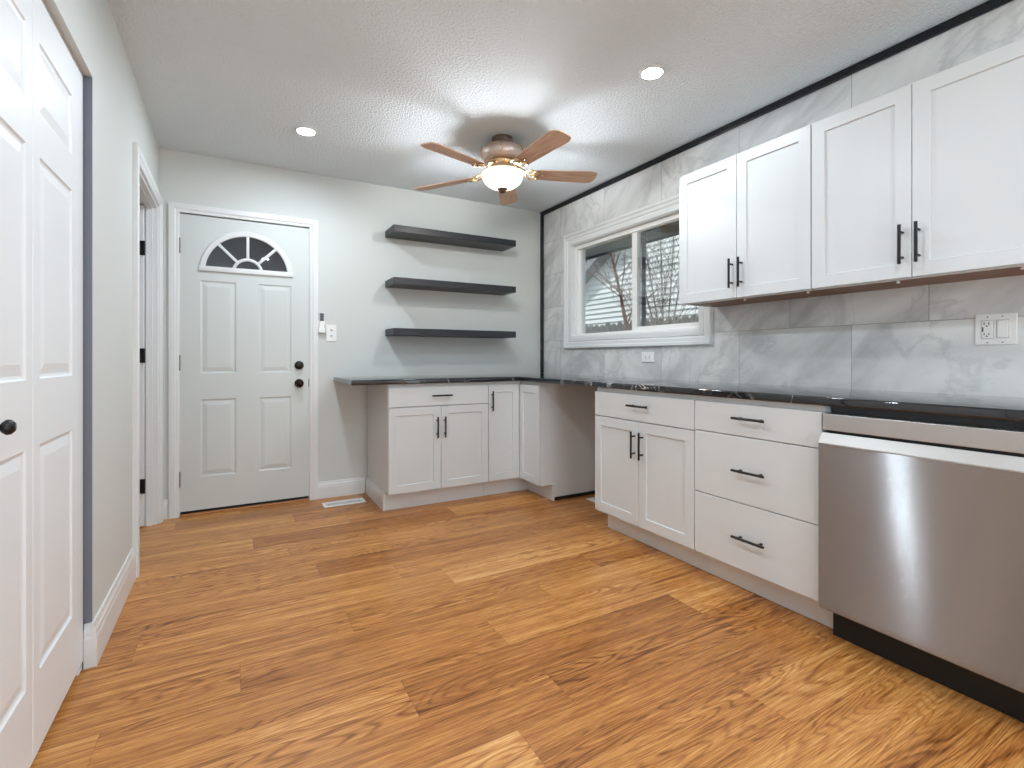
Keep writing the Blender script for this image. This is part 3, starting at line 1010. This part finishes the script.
c = thing('corner_cabinet', (2.12, 3.52, 0), 'white L-shaped corner cabinet between the drawer cabinet and the open gap', 'cabinet', 'kitchen base cabinets')
YS = 3.074
bm = BM()
prism(bm, [(1.678, YF + 0.020), (XF + 0.020, YF + 0.020), (XF + 0.020, YS), (XR - 0.002, YS), (XR - 0.002, YB - 0.002), (1.678, YB - 0.002)], 0.118, ZT)
prism(bm, [(1.678, 3.456), (2.086, 3.456), (2.086, YS), (XR - 0.002, YS), (XR - 0.002, YB - 0.002), (1.678, YB - 0.002)], 0.0, 0.118)
mesh('cabinet_body', bm, M['cabside'], c)
d = mesh('door', shaker(mp, 1.678 + G, XF - 0.0015, 0.127, 0.856), M['cab'], c)
mesh('handle', bar_handle(mp, 1.703, 0.736, 0.150, True), M['black'], d)
mesh('door', shaker(fmap('X', XF), YS + 0.001, YF - 0.0015, 0.127, 0.856), M['cab'], c)
bm = BM()
box(bm, 1.678, 2.0695, 3.440, 3.4555, 0, 0.1175, 0.001)
box(bm, 2.070, 2.0855, YS + 0.0005, 3.4555, 0, 0.1175, 0.001)
mesh('toe_kick', bm, M['cabside'], c)
bm = box(BM(), 2.0865, XR - 0.001, YS - 0.006, YS - 0.0005, 0.0, 0.024)
struct('trim_11', bm, M['rubber'], 'black strip along the floor of the open gap under the counter', 'trim')

# ------------------------------------------------------------------ countertop
CT0, CT1 = 0.8810, 0.915
bm = BM()
prism(bm, [(0.668, YB - 0.001), (0.668, 3.327), (1.930, 3.327), (1.930, 0.425), (XR - 0.001, 0.425), (XR - 0.001, YB - 0.001)], CT0, CT1)
bmesh.ops.recalc_face_normals(bm, faces=bm.faces[:])
bmesh.ops.bevel(bm, geom=[e for e in bm.edges if abs(e.verts[0].co.z - e.verts[1].co.z) < 1e-6 ], offset=0.008, segments=4, profile=0.5, affect='EDGES')
tag(mesh('countertop', bm, M['counter'], smooth=35), 'glossy black marble L-shaped countertop over the base cabinets', 'countertop')

# ------------------------------------------------------------------ dishwasher
DY0, DY1 = 0.455, 1.0625
dw = thing('dishwasher', (2.2, (DY0 + DY1) / 2, 0), 'stainless steel dishwasher under the counter at the right edge', 'dishwasher')
mesh('tub', box(BM(), 2.0, XR - 0.01, DY0 + 0.002, DY1 - 0.002, 0.125, 0.8800), M['dark_plastic'], dw)
def steel_mesh(name, bm, parent, mat='steel'):
    o = mesh(name, bm, M[mat], parent)
    uvl = o.data.uv_layers.new(name='UVMap')
    for lp in o.data.loops:
        co = o.data.vertices[lp.vertex_index].co
        uvl.data[lp.index].uv = (co.y + 0.3 * co.x, co.z)
    return o
dp = BM()
xf = 1.908
prof = [(xf + 0.010, 0.128), (xf + 0.002, 0.134), (xf, 0.150), (xf, 0.742), (1.960, 0.742), (1.960, 0.128)]
a = [dp.verts.new((x, DY0 + 0.001, z)) for x, z in prof]; b_ = [dp.verts.new((x, DY1 - 0.002, z)) for x, z in prof]
dp.faces.new(a); dp.faces.new(b_[::-1])
for i in range(6):
    dp.faces.new((a[i], b_[i], b_[(i + 1) % 6], a[(i + 1) % 6]))
panel = steel_mesh('door_panel', dp, dw)
lip = BM()
prof = [(xf - 0.001, 0.7425), (xf - 0.001, 0.747), (xf + 0.024, 0.782), (xf + 0.030, 0.782), (xf + 0.030, 0.7425)]
a = [lip.verts.new((x, DY0 + 0.001, z)) for x, z in prof]; b_ = [lip.verts.new((x, DY1 - 0.002, z)) for x, z in prof]
lip.faces.new(a); lip.faces.new(b_[::-1])
for i in range(5):
    lip.faces.new((a[i], b_[i], b_[(i + 1) % 5], a[(i + 1) % 5]))
mesh('handle_lip', lip, M['steelplain'], dw)
mesh('control_strip', box(BM(), 1.934, 1.999, DY0 + 0.001, DY1 - 0.002, 0.792, 0.853, 0.002), M['steelplain'], dw)
mesh('pocket', box(BM(), 1.962, 1.999, DY0 + 0.003, DY1 - 0.004, 0.70, 0.7915), M['dark_plastic'], dw)
mesh('kick_plate', box(BM(), 2.008, 2.030, DY0 + 0.002, DY1 - 0.001, 0.0, 0.1245), M['rubber'], dw)
bm = box(BM(), 1.955, XR - 0.002, 0.428, 0.4535, 0, ZT, 0.001)
tag(mesh('end_panel', bm, M['cab']), 'white cabinet end panel beyond the dishwasher', 'panel')

# ------------------------------------------------------------------ floating shelves
for (z0, z1, lab) in ((2.026, 2.078, 'black wooden floating shelf, topmost of the three'),
                      (1.626, 1.678, 'black wooden floating shelf, middle of the three'),
                      (1.236, 1.289, 'black wooden floating shelf, lowest of the three above the counter')):
    bm = box(BM(), 1.063, 2.135, 3.737, YB - 0.0005, z0, z1, 0.002)
    tag(mesh('floating_shelf', bm, M['shelf']), lab, 'shelf', 'black floating shelves')

# ------------------------------------------------------------------ switch, remote, outlets
t = thing('light_switch', (0.650, YB, 1.187), 'white wall switch plate beside the entry door', 'switch')
mesh('plate', box(BM(), 0.613, 0.687, YB - 0.006, YB - 0.0005, 1.187, 1.312, 0.002), M['white_plastic'], t)
for z_ in (1.272, 1.228):
    mesh('toggle', box(BM(), 0.6425, 0.6575, YB - 0.013, YB - 0.0055, z_ - 0.004, z_ + 0.004, 0.001), M['grey_plastic'], t)
bm = BM()
box(bm, 0.555, 0.604, YB - 0.006, YB - 0.0005, 1.254, 1.345, 0.002)
box(bm, 0.555, 0.604, YB - 0.030, YB - 0.005, 1.250, 1.258, 0.002)
box(bm, 0.555, 0.560, YB - 0.030, YB - 0.005, 1.254, 1.300, 0.002)
box(bm, 0.599, 0.604, YB - 0.030, YB - 0.005, 1.254, 1.300, 0.002)
box(bm, 0.555, 0.604, YB - 0.030, YB - 0.026, 1.254, 1.285, 0.0015)
tag(mesh('remote_cradle', bm, M['white_plastic']), 'white wall cradle holding the fan remote beside the switch', 'holder')
t = thing('fan_remote', (0.580, YB - 0.015, 1.259), 'slim fan remote with dark buttons standing in the white wall cradle', 'remote control')
mesh('remote_body', box(BM(), 0.562, 0.597, YB - 0.0245, YB - 0.0075, 1.2585, 1.402, 0.003), M['white_plastic'], t)
mesh('button_panel', box(BM(), 0.5645, 0.5945, YB - 0.0262, YB - 0.0240, 1.338, 1.398, 0.001), M['grey_plastic'], t)
for z_ in (1.346, 1.360, 1.374, 1.388):
    mesh('button', box(BM(), 0.567, 0.592, YB - 0.028, YB - 0.0255, z_ - 0.0052, z_ + 0.0052, 0.0012), M['dark_plastic'], t)

def dark_slots(bm, rects, x):
    for (y0, y1, z0, z1) in rects:
        box(bm, x - 0.0008, x + 0.0004, y0, y1, z0, z1)
    return bm
t = thing('wall_outlet', (XR, 2.588, 1.030), 'small white horizontal outlet on the tile below the window', 'outlet')
mesh('plate', box(BM(), XR - 0.006, XR - 0.0005, 2.529, 2.648, 1.031, 1.103, 0.002), M['white_plastic'], t)
mesh('receptacle', box(BM(), XR - 0.008, XR - 0.0055, 2.555, 2.622, 1.050, 1.084, 0.001), M['white_plastic'], t)
for q in [(2.568, 2.571, 1.057, 1.065), (2.568, 2.571, 1.069, 1.077), (2.605, 2.608, 1.057, 1.065), (2.605, 2.608, 1.069, 1.077)]:
    mesh('slot', dark_slots(BM(), [q], XR - 0.008), M['slot'], t)

t = thing('wall_outlet', (XR, 0.755, 1.112), 'white two-gang plate with an outlet and a rocker switch under the wall cabinet', 'outlet')
mesh('plate', box(BM(), XR - 0.006, XR - 0.0005, 0.695, 0.815, 1.112, 1.230, 0.002), M['white_plastic'], t)
mesh('receptacle', box(BM(), XR - 0.0085, XR - 0.0055, 0.762, 0.795, 1.137, 1.205, 0.001), M['white_plastic'], t)
sl_ = [(0.786, 0.7885, 1.189, 1.199), (0.772, 0.7745, 1.189, 1.199), (0.786, 0.7885, 1.150, 1.158), (0.772, 0.7745, 1.150, 1.158), (0.777, 0.782, 1.182, 1.187), (0.777, 0.782, 1.143, 1.148), (0.7895, 0.7935, 1.163, 1.181)]
for q in sl_:
    mesh('slot', dark_slots(BM(), [q], XR - 0.0085), M['slot'], t)
mesh('rocker_gap_shade', box(BM(), XR - 0.0066, XR - 0.0055, 0.7165, 0.7525, 1.1365, 1.2075), M['gap'], t)  # grey plate drawing the shadow line round the rocker
mesh('receptacle_gap_shade', box(BM(), XR - 0.0066, XR - 0.0055, 0.7595, 0.7975, 1.1345, 1.2075), M['gap'], t)  # same shadow line, coloured in round the receptacle
rk = mesh('rocker', box(BM(), XR - 0.0095, XR - 0.0055, 0.719, 0.750, 1.139, 1.205, 0.0015), M['white_plastic'], t)
for (y, z) in ((0.778, 1.220), (0.735, 1.220), (0.778, 1.121), (0.735, 1.121)):
    mesh('screw', lathe(BM(), [(0, -0.0012), (0.003, -0.0008), (0.003, 0.0005), (0, 0.0005)], (XR - 0.006, y, z), axis='X', seg=12), M['grey_plastic'], t)

# small white clips under the wall cabinets
for (y, lab) in ((1.648, 'tiny white cable clip under the cabinet beside the window'), (1.325, 'tiny white cable clip under the seam of the two wall cabinets'),
                 (0.971, 'tiny white cable clip under the middle handles of the wall cabinets'), (0.613, 'tiny white cable clip under the wall cabinet nearest the right edge')):
    bm = lathe(BM(), [(0, -0.007), (0.004, -0.0068), (0.007, -0.004), (0.007, -0.001), (0.004, 0.0), (0.004, 0.0045)], (XU + 0.060, y, 1.3635), axis='Z', seg=16)
    tag(mesh('cable_clip', bm, M['white_plastic'], smooth=40), lab, 'clip', 'white clips under the wall cabinets')

# ------------------------------------------------------------------ floor registers
def register(x0, x1, y0, y1, along, lab):
    t = thing('floor_vent', ((x0 + x1) / 2, (y0 + y1) / 2, 0), lab, 'vent')
    bm = BM()
    rim = 0.022
    box(bm, x0, x1, y0, y0 + rim, 0.0002, 0.005, 0.0015)
    box(bm, x0, x1, y1 - rim, y1, 0.0002, 0.005, 0.0015)
    box(bm, x0, x0 + rim, y0 + rim - 0.002, y1 - rim + 0.002, 0.0002, 0.005, 0.0015)
    box(bm, x1 - rim, x1, y0 + rim - 0.002, y1 - rim + 0.002, 0.0002, 0.005, 0.0015)
    mesh('frame', bm, M['white_plastic'], t)
    mesh('opening', box(BM(), x0 + rim, x1 - rim, y0 + rim, y1 - rim, 0.0002, 0.0012), M['slot'], t)
    n = 17
    for k in range(n):
        bm = BM()
        if along == 'x':
            p = x0 + rim + (k + 0.5) * (x1 - x0 - 2 * rim) / n
            box(bm, p - 0.0042, p + 0.0042, y0 + rim - 0.001, y1 - rim + 0.001, 0.0013, 0.0042)
        else:
            p = y0 + rim + (k + 0.5) * (y1 - y0 - 2 * rim) / n
            box(bm, x0 + rim - 0.001, x1 - rim + 0.001, p - 0.0042, p + 0.0042, 0.0013, 0.0042)
        mesh('fin', bm, M['white_plastic'], t)
register(0.560, 0.853, 3.712, 3.832, 'x', 'white metal floor vent beside the entry door')
register(2.308, 2.428, 2.690, 2.982, 'y', 'white floor vent in the open gap, mostly hidden behind the base cabinet')

# ------------------------------------------------------------------ recessed ceiling lights
def recessed(x, y, lab, lens='lens'):
    t = thing('recessed_light', (x, y, CEIL - 0.008), lab, 'ceiling light', 'recessed ceiling lights')
    bm = lathe(BM(), [(0.048, -0.0062), (0.052, -0.0075), (0.060, -0.006), (0.064, -0.0005), (0.048, -0.0005)], (x, y, CEIL), seg=48)
    # close ring
    mesh('trim_ring', bm, M['trim'], t, smooth=30)
    bm = BM()
    lathe(bm, [(0, -0.0052), (0.0475, -0.0052)], (x, y, CEIL), seg=48)
    mesh('lens', bm, M[lens], t)
recessed(0.385, 3.246, 'round recessed ceiling light near the entry door')
recessed(1.764, 1.763, 'round recessed ceiling light in front of the wall cabinets', 'lens_counter')
recessed(0.385, 1.763, 'round recessed ceiling light above the closet side, out of the frame', 'lens_rear')
recessed(0.385, 0.280, 'round recessed ceiling light overhead by the camera, closet row', 'lens_rear')
recessed(1.150, 0.280, 'unseen round recessed ceiling light added overhead by the camera, between the two rows', 'lens_rear')  # added fill light, set off the rows to balance the cabinets
recessed(0.385, -1.40, 'unseen round recessed ceiling light added behind the camera, closet row', 'lens_rear')  # added behind the camera to brighten the room
recessed(1.764, -1.40, 'unseen round recessed ceiling light added behind the camera, counter row', 'lens_rear')  # likewise an added light, out of view

# paper lantern lamp, added out of view behind the camera as low frontal fill
t = thing('fill_lamp', (1.0, -1.7, 0), 'round paper lantern lamp added unseen behind the camera as fill light', 'floor lamp')
mesh('base', lathe(BM(), [(0, 0.0003), (0.16, 0.0003), (0.16, 0.014), (0.03, 0.024), (0, 0.024)], (1.0, -1.7, 0), 32), M['black'], t, smooth=40)
mesh('pole', cyl(BM(), (1.0, -1.7, 0.0235), (1.0, -1.7, 0.70), 0.012), M['black'], t)
prof = [(0.27 * math.sin(math.pi * k / 24), 0.965 - 0.27 * math.cos(math.pi * k / 24)) for k in range(25)]
prof[0] = (0, prof[0][1]); prof[-1] = (0, prof[-1][1])
mesh('lamp_shade', lathe(BM(), prof, (1.0, -1.7, 0), 40), M['lantern'], t, smooth=True)

# ------------------------------------------------------------------ ceiling fan
FXc, FYc = 1.476, 2.755
fan = thing('ceiling_fan', (FXc, FYc, CEIL), 'five-blade ceiling fan with wood blades and a lit glass bowl', 'ceiling fan')
C0 = (FXc, FYc, 0)
mesh('canopy', lathe(BM(), [(0, 2.4395), (0.067, 2.4395), (0.068, 2.425), (0.062, 2.408), (0.050, 2.397), (0.040, 2.392), (0, 2.392)], C0), M['fandark'], fan, smooth=40)
mh = mesh('motor_housing', lathe(BM(), [(0, 2.3925), (0.060, 2.391), (0.105, 2.384), (0.128, 2.368), (0.134, 2.350), (0.134, 2.322), (0.126, 2.310), (0.120, 2.300), (0.100, 2.294), (0, 2.294)], C0, 48), M['fanmetal'], fan, smooth=40)
for k in range(5):
    a = math.radians(-51 + 72 * k)
    bm = tube(BM(), [(FXc + r * math.cos(a), FYc + r * math.sin(a), z) for r, z in ((0.104, 2.3855), (0.129, 2.3695), (0.1355, 2.350), (0.1355, 2.322), (0.127, 2.309))], 0.004, 8)
    mesh('housing_rib', bm, M['brass'], mh, smooth=True)
mesh('switch_housing', lathe(BM(), [(0, 2.2935), (0.088, 2.2935), (0.096, 2.280), (0.092, 2.262), (0.080, 2.250), (0.070, 2.236), (0.070, 2.230), (0, 2.230)], C0, 48), M['brass'], fan, smooth=40)
# blades
PH, BZ = -87.1, 2.222
def blade_bm(a):
    bm = BM()
    n = [(0.205, 0.040), (0.225, 0.052), (0.30, 0.056), (0.45, 0.062), (0.585, 0.068), (0.600, 0.060), (0.612, 0.058), (0.625, 0.044), (0.630, 0.0)]
    top = [(r, h) for r, h in n] + [(r, -h) for r, h in n[-2::-1]]
    f0 = [bm.verts.new((r, h, 0.003)) for r, h in top]
    f1 = [bm.verts.new((r, h, -0.003)) for r, h in top]
    bm.faces.new(f0); bm.faces.new(f1[::-1])
    for i in range(len(top)):
        j = (i + 1) % len(top)
        bm.faces.new((f0[i], f1[i], f1[j], f0[j]))
    return bm
TILT = Matrix.Rotation(math.radians(2.6), 4, Vector((math.cos(math.radians(-115)), math.sin(math.radians(-115)), 0)))
for k in range(5):
    a = math.radians(PH + 72 * k)
    R = Matrix.Translation((0, 0, BZ - CEIL)) @ TILT @ Matrix.Rotation(a, 4, 'Z') @ Matrix.Rotation(math.radians(-11), 4, 'X')
    me = bpy.data.meshes.new('blade')
    bm = blade_bm(a); bmesh.ops.recalc_face_normals(bm, faces=bm.faces[:]); bm.to_mesh(me); bm.free()
    me.materials.append(M['blade'])
    bo = bpy.data.objects.new('blade', me); COL.objects.link(bo); bo.parent = fan
    bo.matrix_local = R
    bm = BM()
    # ornate iron: plate, two scrolls and an arm up to the motor
    for s in (-1, 1):
        tube(bm, [(0.150, s * 0.012, 0.012), (0.170, s * 0.040, 0.002), (0.200, s * 0.050, -0.005), (0.228, s * 0.040, -0.0075), (0.236, s * 0.016, -0.0075), (0.214, s * 0.006, -0.0075), (0.196, s * 0.020, -0.007)], 0.0062, 8)
    tube(bm, [(0.090, 0, 0.050), (0.120, 0, 0.036), (0.155, 0, 0.014), (0.200, 0, -0.004), (0.262, 0, -0.0075)], [0.010, 0.010, 0.009, 0.007, 0.005], 8)
    for (px_, py_) in ((0.232, 0.030), (0.232, -0.030), (0.262, 0.0)):
        lathe(bm, [(0, -0.0125), (0.006, -0.011), (0.008, -0.0035), (0, -0.0035)], (px_, py_, 0), seg=12)
    me = bpy.data.meshes.new('blade_iron')
    bmesh.ops.recalc_face_normals(bm, faces=bm.faces[:]); bm.to_mesh(me); bm.free()
    me.materials.append(M['brass'])
    for p in me.polygons: p.use_smooth = True
    io = bpy.data.objects.new('blade_iron', me); COL.objects.link(io); io.parent = bo
# bowl
outer_ = [(0.128, 2.224), (0.134, 2.217), (0.130, 2.208), (0.131, 2.200), (0.128, 2.186), (0.119, 2.168), (0.102, 2.150), (0.080, 2.136), (0.050, 2.126), (0.018, 2.121)]
inner_ = [(r - 0.004, z + 0.002) for r, z in outer_[::-1]]
mesh('light_bowl', lathe(BM(), outer_, C0, 56), M['bowl'], fan, smooth=True)
mesh('finial', lathe(BM(), [(0, 2.130), (0.030, 2.128), (0.033, 2.122), (0.026, 2.116), (0.020, 2.112), (0.022, 2.106), (0.014, 2.098), (0, 2.095)], C0, 24), M['fandark'], fan, smooth=40)
bl = bpy.data.lights.new('bulb_light', 'POINT'); bl.energy = BULB_W; bl.color = BOWL_COL; bl.shadow_soft_size = 0.035
blo = bpy.data.objects.new('bulb_light', bl); COL.objects.link(blo); blo.parent = fan; blo.location = (0, 0, 2.208 - CEIL)

# ------------------------------------------------------------------ outside the window
bm = box(BM(), XR + WT, 14, -6, 18, -0.62, -0.50)
tag(mesh('ground', bm, M['grass']), 'winter lawn outside the window', 'ground', kind='structure')
bm = BM()
box(bm, XR + WT, 3.16, -4.5, 9, 2.085, 2.105)
box(bm, 3.16, 3.185, -4.5, 9, 2.068, 2.25)
box(bm, XR + WT, 3.18, -4.5, 9, 2.25, 2.46)
struct('trim_12', bm, M['soffit'], 'slate blue eave above the window outside', 'eave')

# neighbour's gable wall
NX = 6.9
nh = thing('neighbor_house', (NX + 2, 4.6, -0.5), 'white lap-sided house with a gable roof outside the window', 'house')
def rake_z(y):
    return 2.66 + (8.95 - y) * 0.57 if y > 4.6 else 2.66 + (8.95 - 4.6) * 0.57 - (4.6 - y) * 0.57
bm = BM()
ex = 0.105
z = -0.5
while z < 5.2:
    zt = min(z + ex + 0.012, 5.2)
    # clip the course by the gable
    ya, yb = 0.1, 9.1
    if z > rake_z(9.1):
        half = (rake_z(4.6) - z) / 0.57
        if half <= 0.05: break
        ya, yb = 4.6 - half, 4.6 + half
    q = [(NX - 0.032, z), (NX - 0.032, z + 0.004), (NX, zt), (NX + 0.01, zt), (NX + 0.01, z)]
    a = [bm.verts.new((x, ya, zz)) for x, zz in q]; b_ = [bm.verts.new((x, yb, zz)) for x, zz in q]
    bm.faces.new(a); bm.faces.new(b_[::-1])
    for i in range(5):
        bm.faces.new((a[i], b_[i], b_[(i + 1) % 5], a[(i + 1) % 5]))
    z += ex
mesh('siding', bm, M['siding'], nh)
bm = BM()
prof = [(0.1, -0.5), (9.1, -0.5), (9.1, rake_z(9.1)), (4.6, rake_z(4.6)), (0.1, rake_z(0.1))]
a = [bm.verts.new((NX + 0.012, y, z)) for y, z in prof]; b_ = [bm.verts.new((NX + 5.0, y, z)) for y, z in prof]
bm.faces.new(a); bm.faces.new(b_[::-1])
for i in range(5):
    bm.faces.new((a[i], b_[i], b_[(i + 1) % 5], a[(i + 1) % 5]))
mesh('house_body', bm, M['siding'], nh)
for s in (1, -1):
    bm = BM()
    ye = 9.55 if s > 0 else -0.35
    pz = lambda y: rake_z(y)
    P0, P1 = (ye, 2.66 + (8.95 - 9.55) * 0.57), (4.6, rake_z(4.6))
    for nm, (x0, x1, dz0, dz1) in {'fascia': (NX - 0.32, NX - 0.29, 0.00, 0.20), 'soffit_board': (NX - 0.29, NX - 0.0, 0.02, 0.04)}.items():
        bm = BM()
        vs = []
        for x in (x0, x1):
            for (y, zz) in (P0, P1):
                for dz in (dz0, dz1):
                    vs.append(bm.verts.new((x, y, zz + dz)))
        for f in ((0, 1, 3, 2), (4, 5, 7, 6), (0, 1, 5, 4), (2, 3, 7, 6), (0, 2, 6, 4), (1, 3, 7, 5)):
            bm.faces.new([vs[i] for i in f])
        mesh(nm, bm, M['fascia'], nh)
    bm = BM()
    vs = []
    for x in (NX - 0.34, NX + 5.2):
        for (y, zz) in (P0, P1):
            for dz in (0.20, 0.26):
                vs.append(bm.verts.new((x, y, zz + dz)))
    for f in ((0, 1, 3, 2), (4, 5, 7, 6), (0, 1, 5, 4), (2, 3, 7, 6), (0, 2, 6, 4), (1, 3, 7, 5)):
        bm.faces.new([vs[i] for i in f])
    mesh('roof_slope', bm, M['roof'], nh)

# dog-eared picket fence
fe = thing('wooden_fence', (5.55, 6.0, -0.5), 'weathered grey dog-eared picket fence outside the window', 'fence')
rng = random.Random(4)
y = 3.0
while y < 10.6:
    wd = 0.138
    h = 1.64 + rng.uniform(-0.02, 0.02)
    x = 5.5 + rng.uniform(-0.004, 0.004)
    bm = BM()
    q = [(y, -0.48), (y + wd, -0.48), (y + wd, h - 0.045), (y + wd - 0.04, h), (y + 0.04, h), (y, h - 0.045)]
    a = [bm.verts.new((x, yy, zz)) for yy, zz in q]; b_ = [bm.verts.new((x + 0.018, yy, zz)) for yy, zz in q]
    bm.faces.new(a); bm.faces.new(b_[::-1])
    for i in range(6):
        bm.faces.new((a[i], b_[i], b_[(i + 1) % 6], a[(i + 1) % 6]))
    mesh('picket', bm, M['fence'], fe)
    y += wd + 0.012
for z_ in (0.0, 1.25):
    mesh('rail', box(BM(), 5.524, 5.562, 2.9, 10.7, z_, z_ + 0.085), M['fence'], fe)
for y in (3.0, 5.4, 7.8, 10.2):
    mesh('post', box(BM(), 5.5625, 5.652, y, y + 0.09, -0.5, 1.5), M['fence'], fe)

# bare trees
def tree(name, base, stems, mat, lab, seed):
    rng = random.Random(seed)
    t = thing(name, base, lab, 'tree', 'bare trees by the fence')
    tk, bk = BM(), BM()
    def branch(p, d, ln, r, depth):
        pts, rad = [p.copy()], [r]
        n = 5
        dd = d.copy()
        for i in range(n):
            dd = (dd + Vector((rng.uniform(-.16, .16), rng.uniform(-.16, .16), rng.uniform(-.05, .14)))).normalized()
            pts.append(pts[-1] + dd * ln / n)
            rad.append(max(r * (1 - 0.72 * (i + 1) / n), 0.0018))
        tube(bk, pts, rad, 5)
        if depth > 0:
            for i in range(1, n + 1):
                for _ in range(1 if rng.random() < 0.65 else 2):
                    ax = Vector((rng.uniform(-1, 1), rng.uniform(-1, 1), rng.uniform(-0.1, 0.9))).normalized()
                    nd = (dd * 0.75 + ax * 0.75).normalized()
                    branch(pts[i], nd, ln * rng.uniform(0.45, 0.7), max(rad[i] * 0.6, 0.0022), depth - 1)
    for pts, r0, r1, nb in stems:
        pts = [Vector(p) for p in pts]
        n = len(pts)
        tube(tk, pts, [r0 + (r1 - r0) * i / (n - 1) for i in range(n)], 8)
        for k in range(nb):
            f = 0.30 + 0.70 * (k + rng.random() * 0.6) / nb
            i = min(int(f * (n - 1)), n - 2)
            p = pts[i].lerp(pts[i + 1], f * (n - 1) - i)
            d = Vector((rng.uniform(-0.5, 0.5), rng.uniform(-1, 1), rng.uniform(0.25, 0.8))).normalized()
            branch(p, d, rng.uniform(0.45, 0.95), (r0 + (r1 - r0) * f) * 0.36, 1)
    mesh('trunk', tk, mat, t)
    mesh('branches', bk, mat, t)
tree('bare_tree', (5.05, 5.55, -0.5), [([(5.05, 5.52, -0.5), (5.03, 5.52, 0.8), (5.03, 5.56, 1.6), (5.01, 5.64, 1.98), (4.98, 5.71, 2.3), (4.95, 5.84, 2.8), (4.95, 6.0, 3.4)], 0.034, 0.015, 16)],
     M['bark'], 'slender red-brown bare tree seen through the left window pane', 3)
st = []
for (dy, dx, zt) in ((0.32, -0.08, 2.9), (0.10, 0.0, 3.1), (-0.11, 0.04, 3.0), (-0.31, 0.08, 2.8), (0.52, -0.1, 2.6)):
    st.append(([(4.0, 3.80 + dy * 0.05, -0.5), (4.0, 3.80 + dy * 0.12, 0.7), (4.0, 3.80 + dy * 0.35, 1.45), (4.0 + dx / 2, 3.80 + dy * 0.65, 2.05), (4.0 + dx, 3.80 + dy, zt)], 0.013, 0.005, 14))
tree('bare_tree', (4.0, 3.80, -0.5), st, M['barkgrey'], 'grey many-stemmed bare tree seen through the right window pane', 8)

# ------------------------------------------------------------------ garage behind the entry door
bm = BM()
box(bm, -1.3, 2.0, YB + 3.2, YB + 3.3, -0.1, 2.7)
box(bm, -1.4, -1.3, YB + 0.12, YB + 3.3, -0.1, 0.9)
box(bm, 2.0, 2.1, YB + 0.12, YB + 3.3, -0.1, 2.7)
box(bm, -1.4, 2.1, YB + 0.12, YB + 3.3, 2.6, 2.7)
struct('wall_garage', bm, M['garage'], 'dim garage walls behind the entry door window', 'wall')
bm = box(BM(), -1.4, 2.1, YB + 0.12, YB + 3.3, -0.2, -0.1)
struct('floor_garage', bm, M['concrete'], 'concrete garage floor behind the entry door', 'floor')
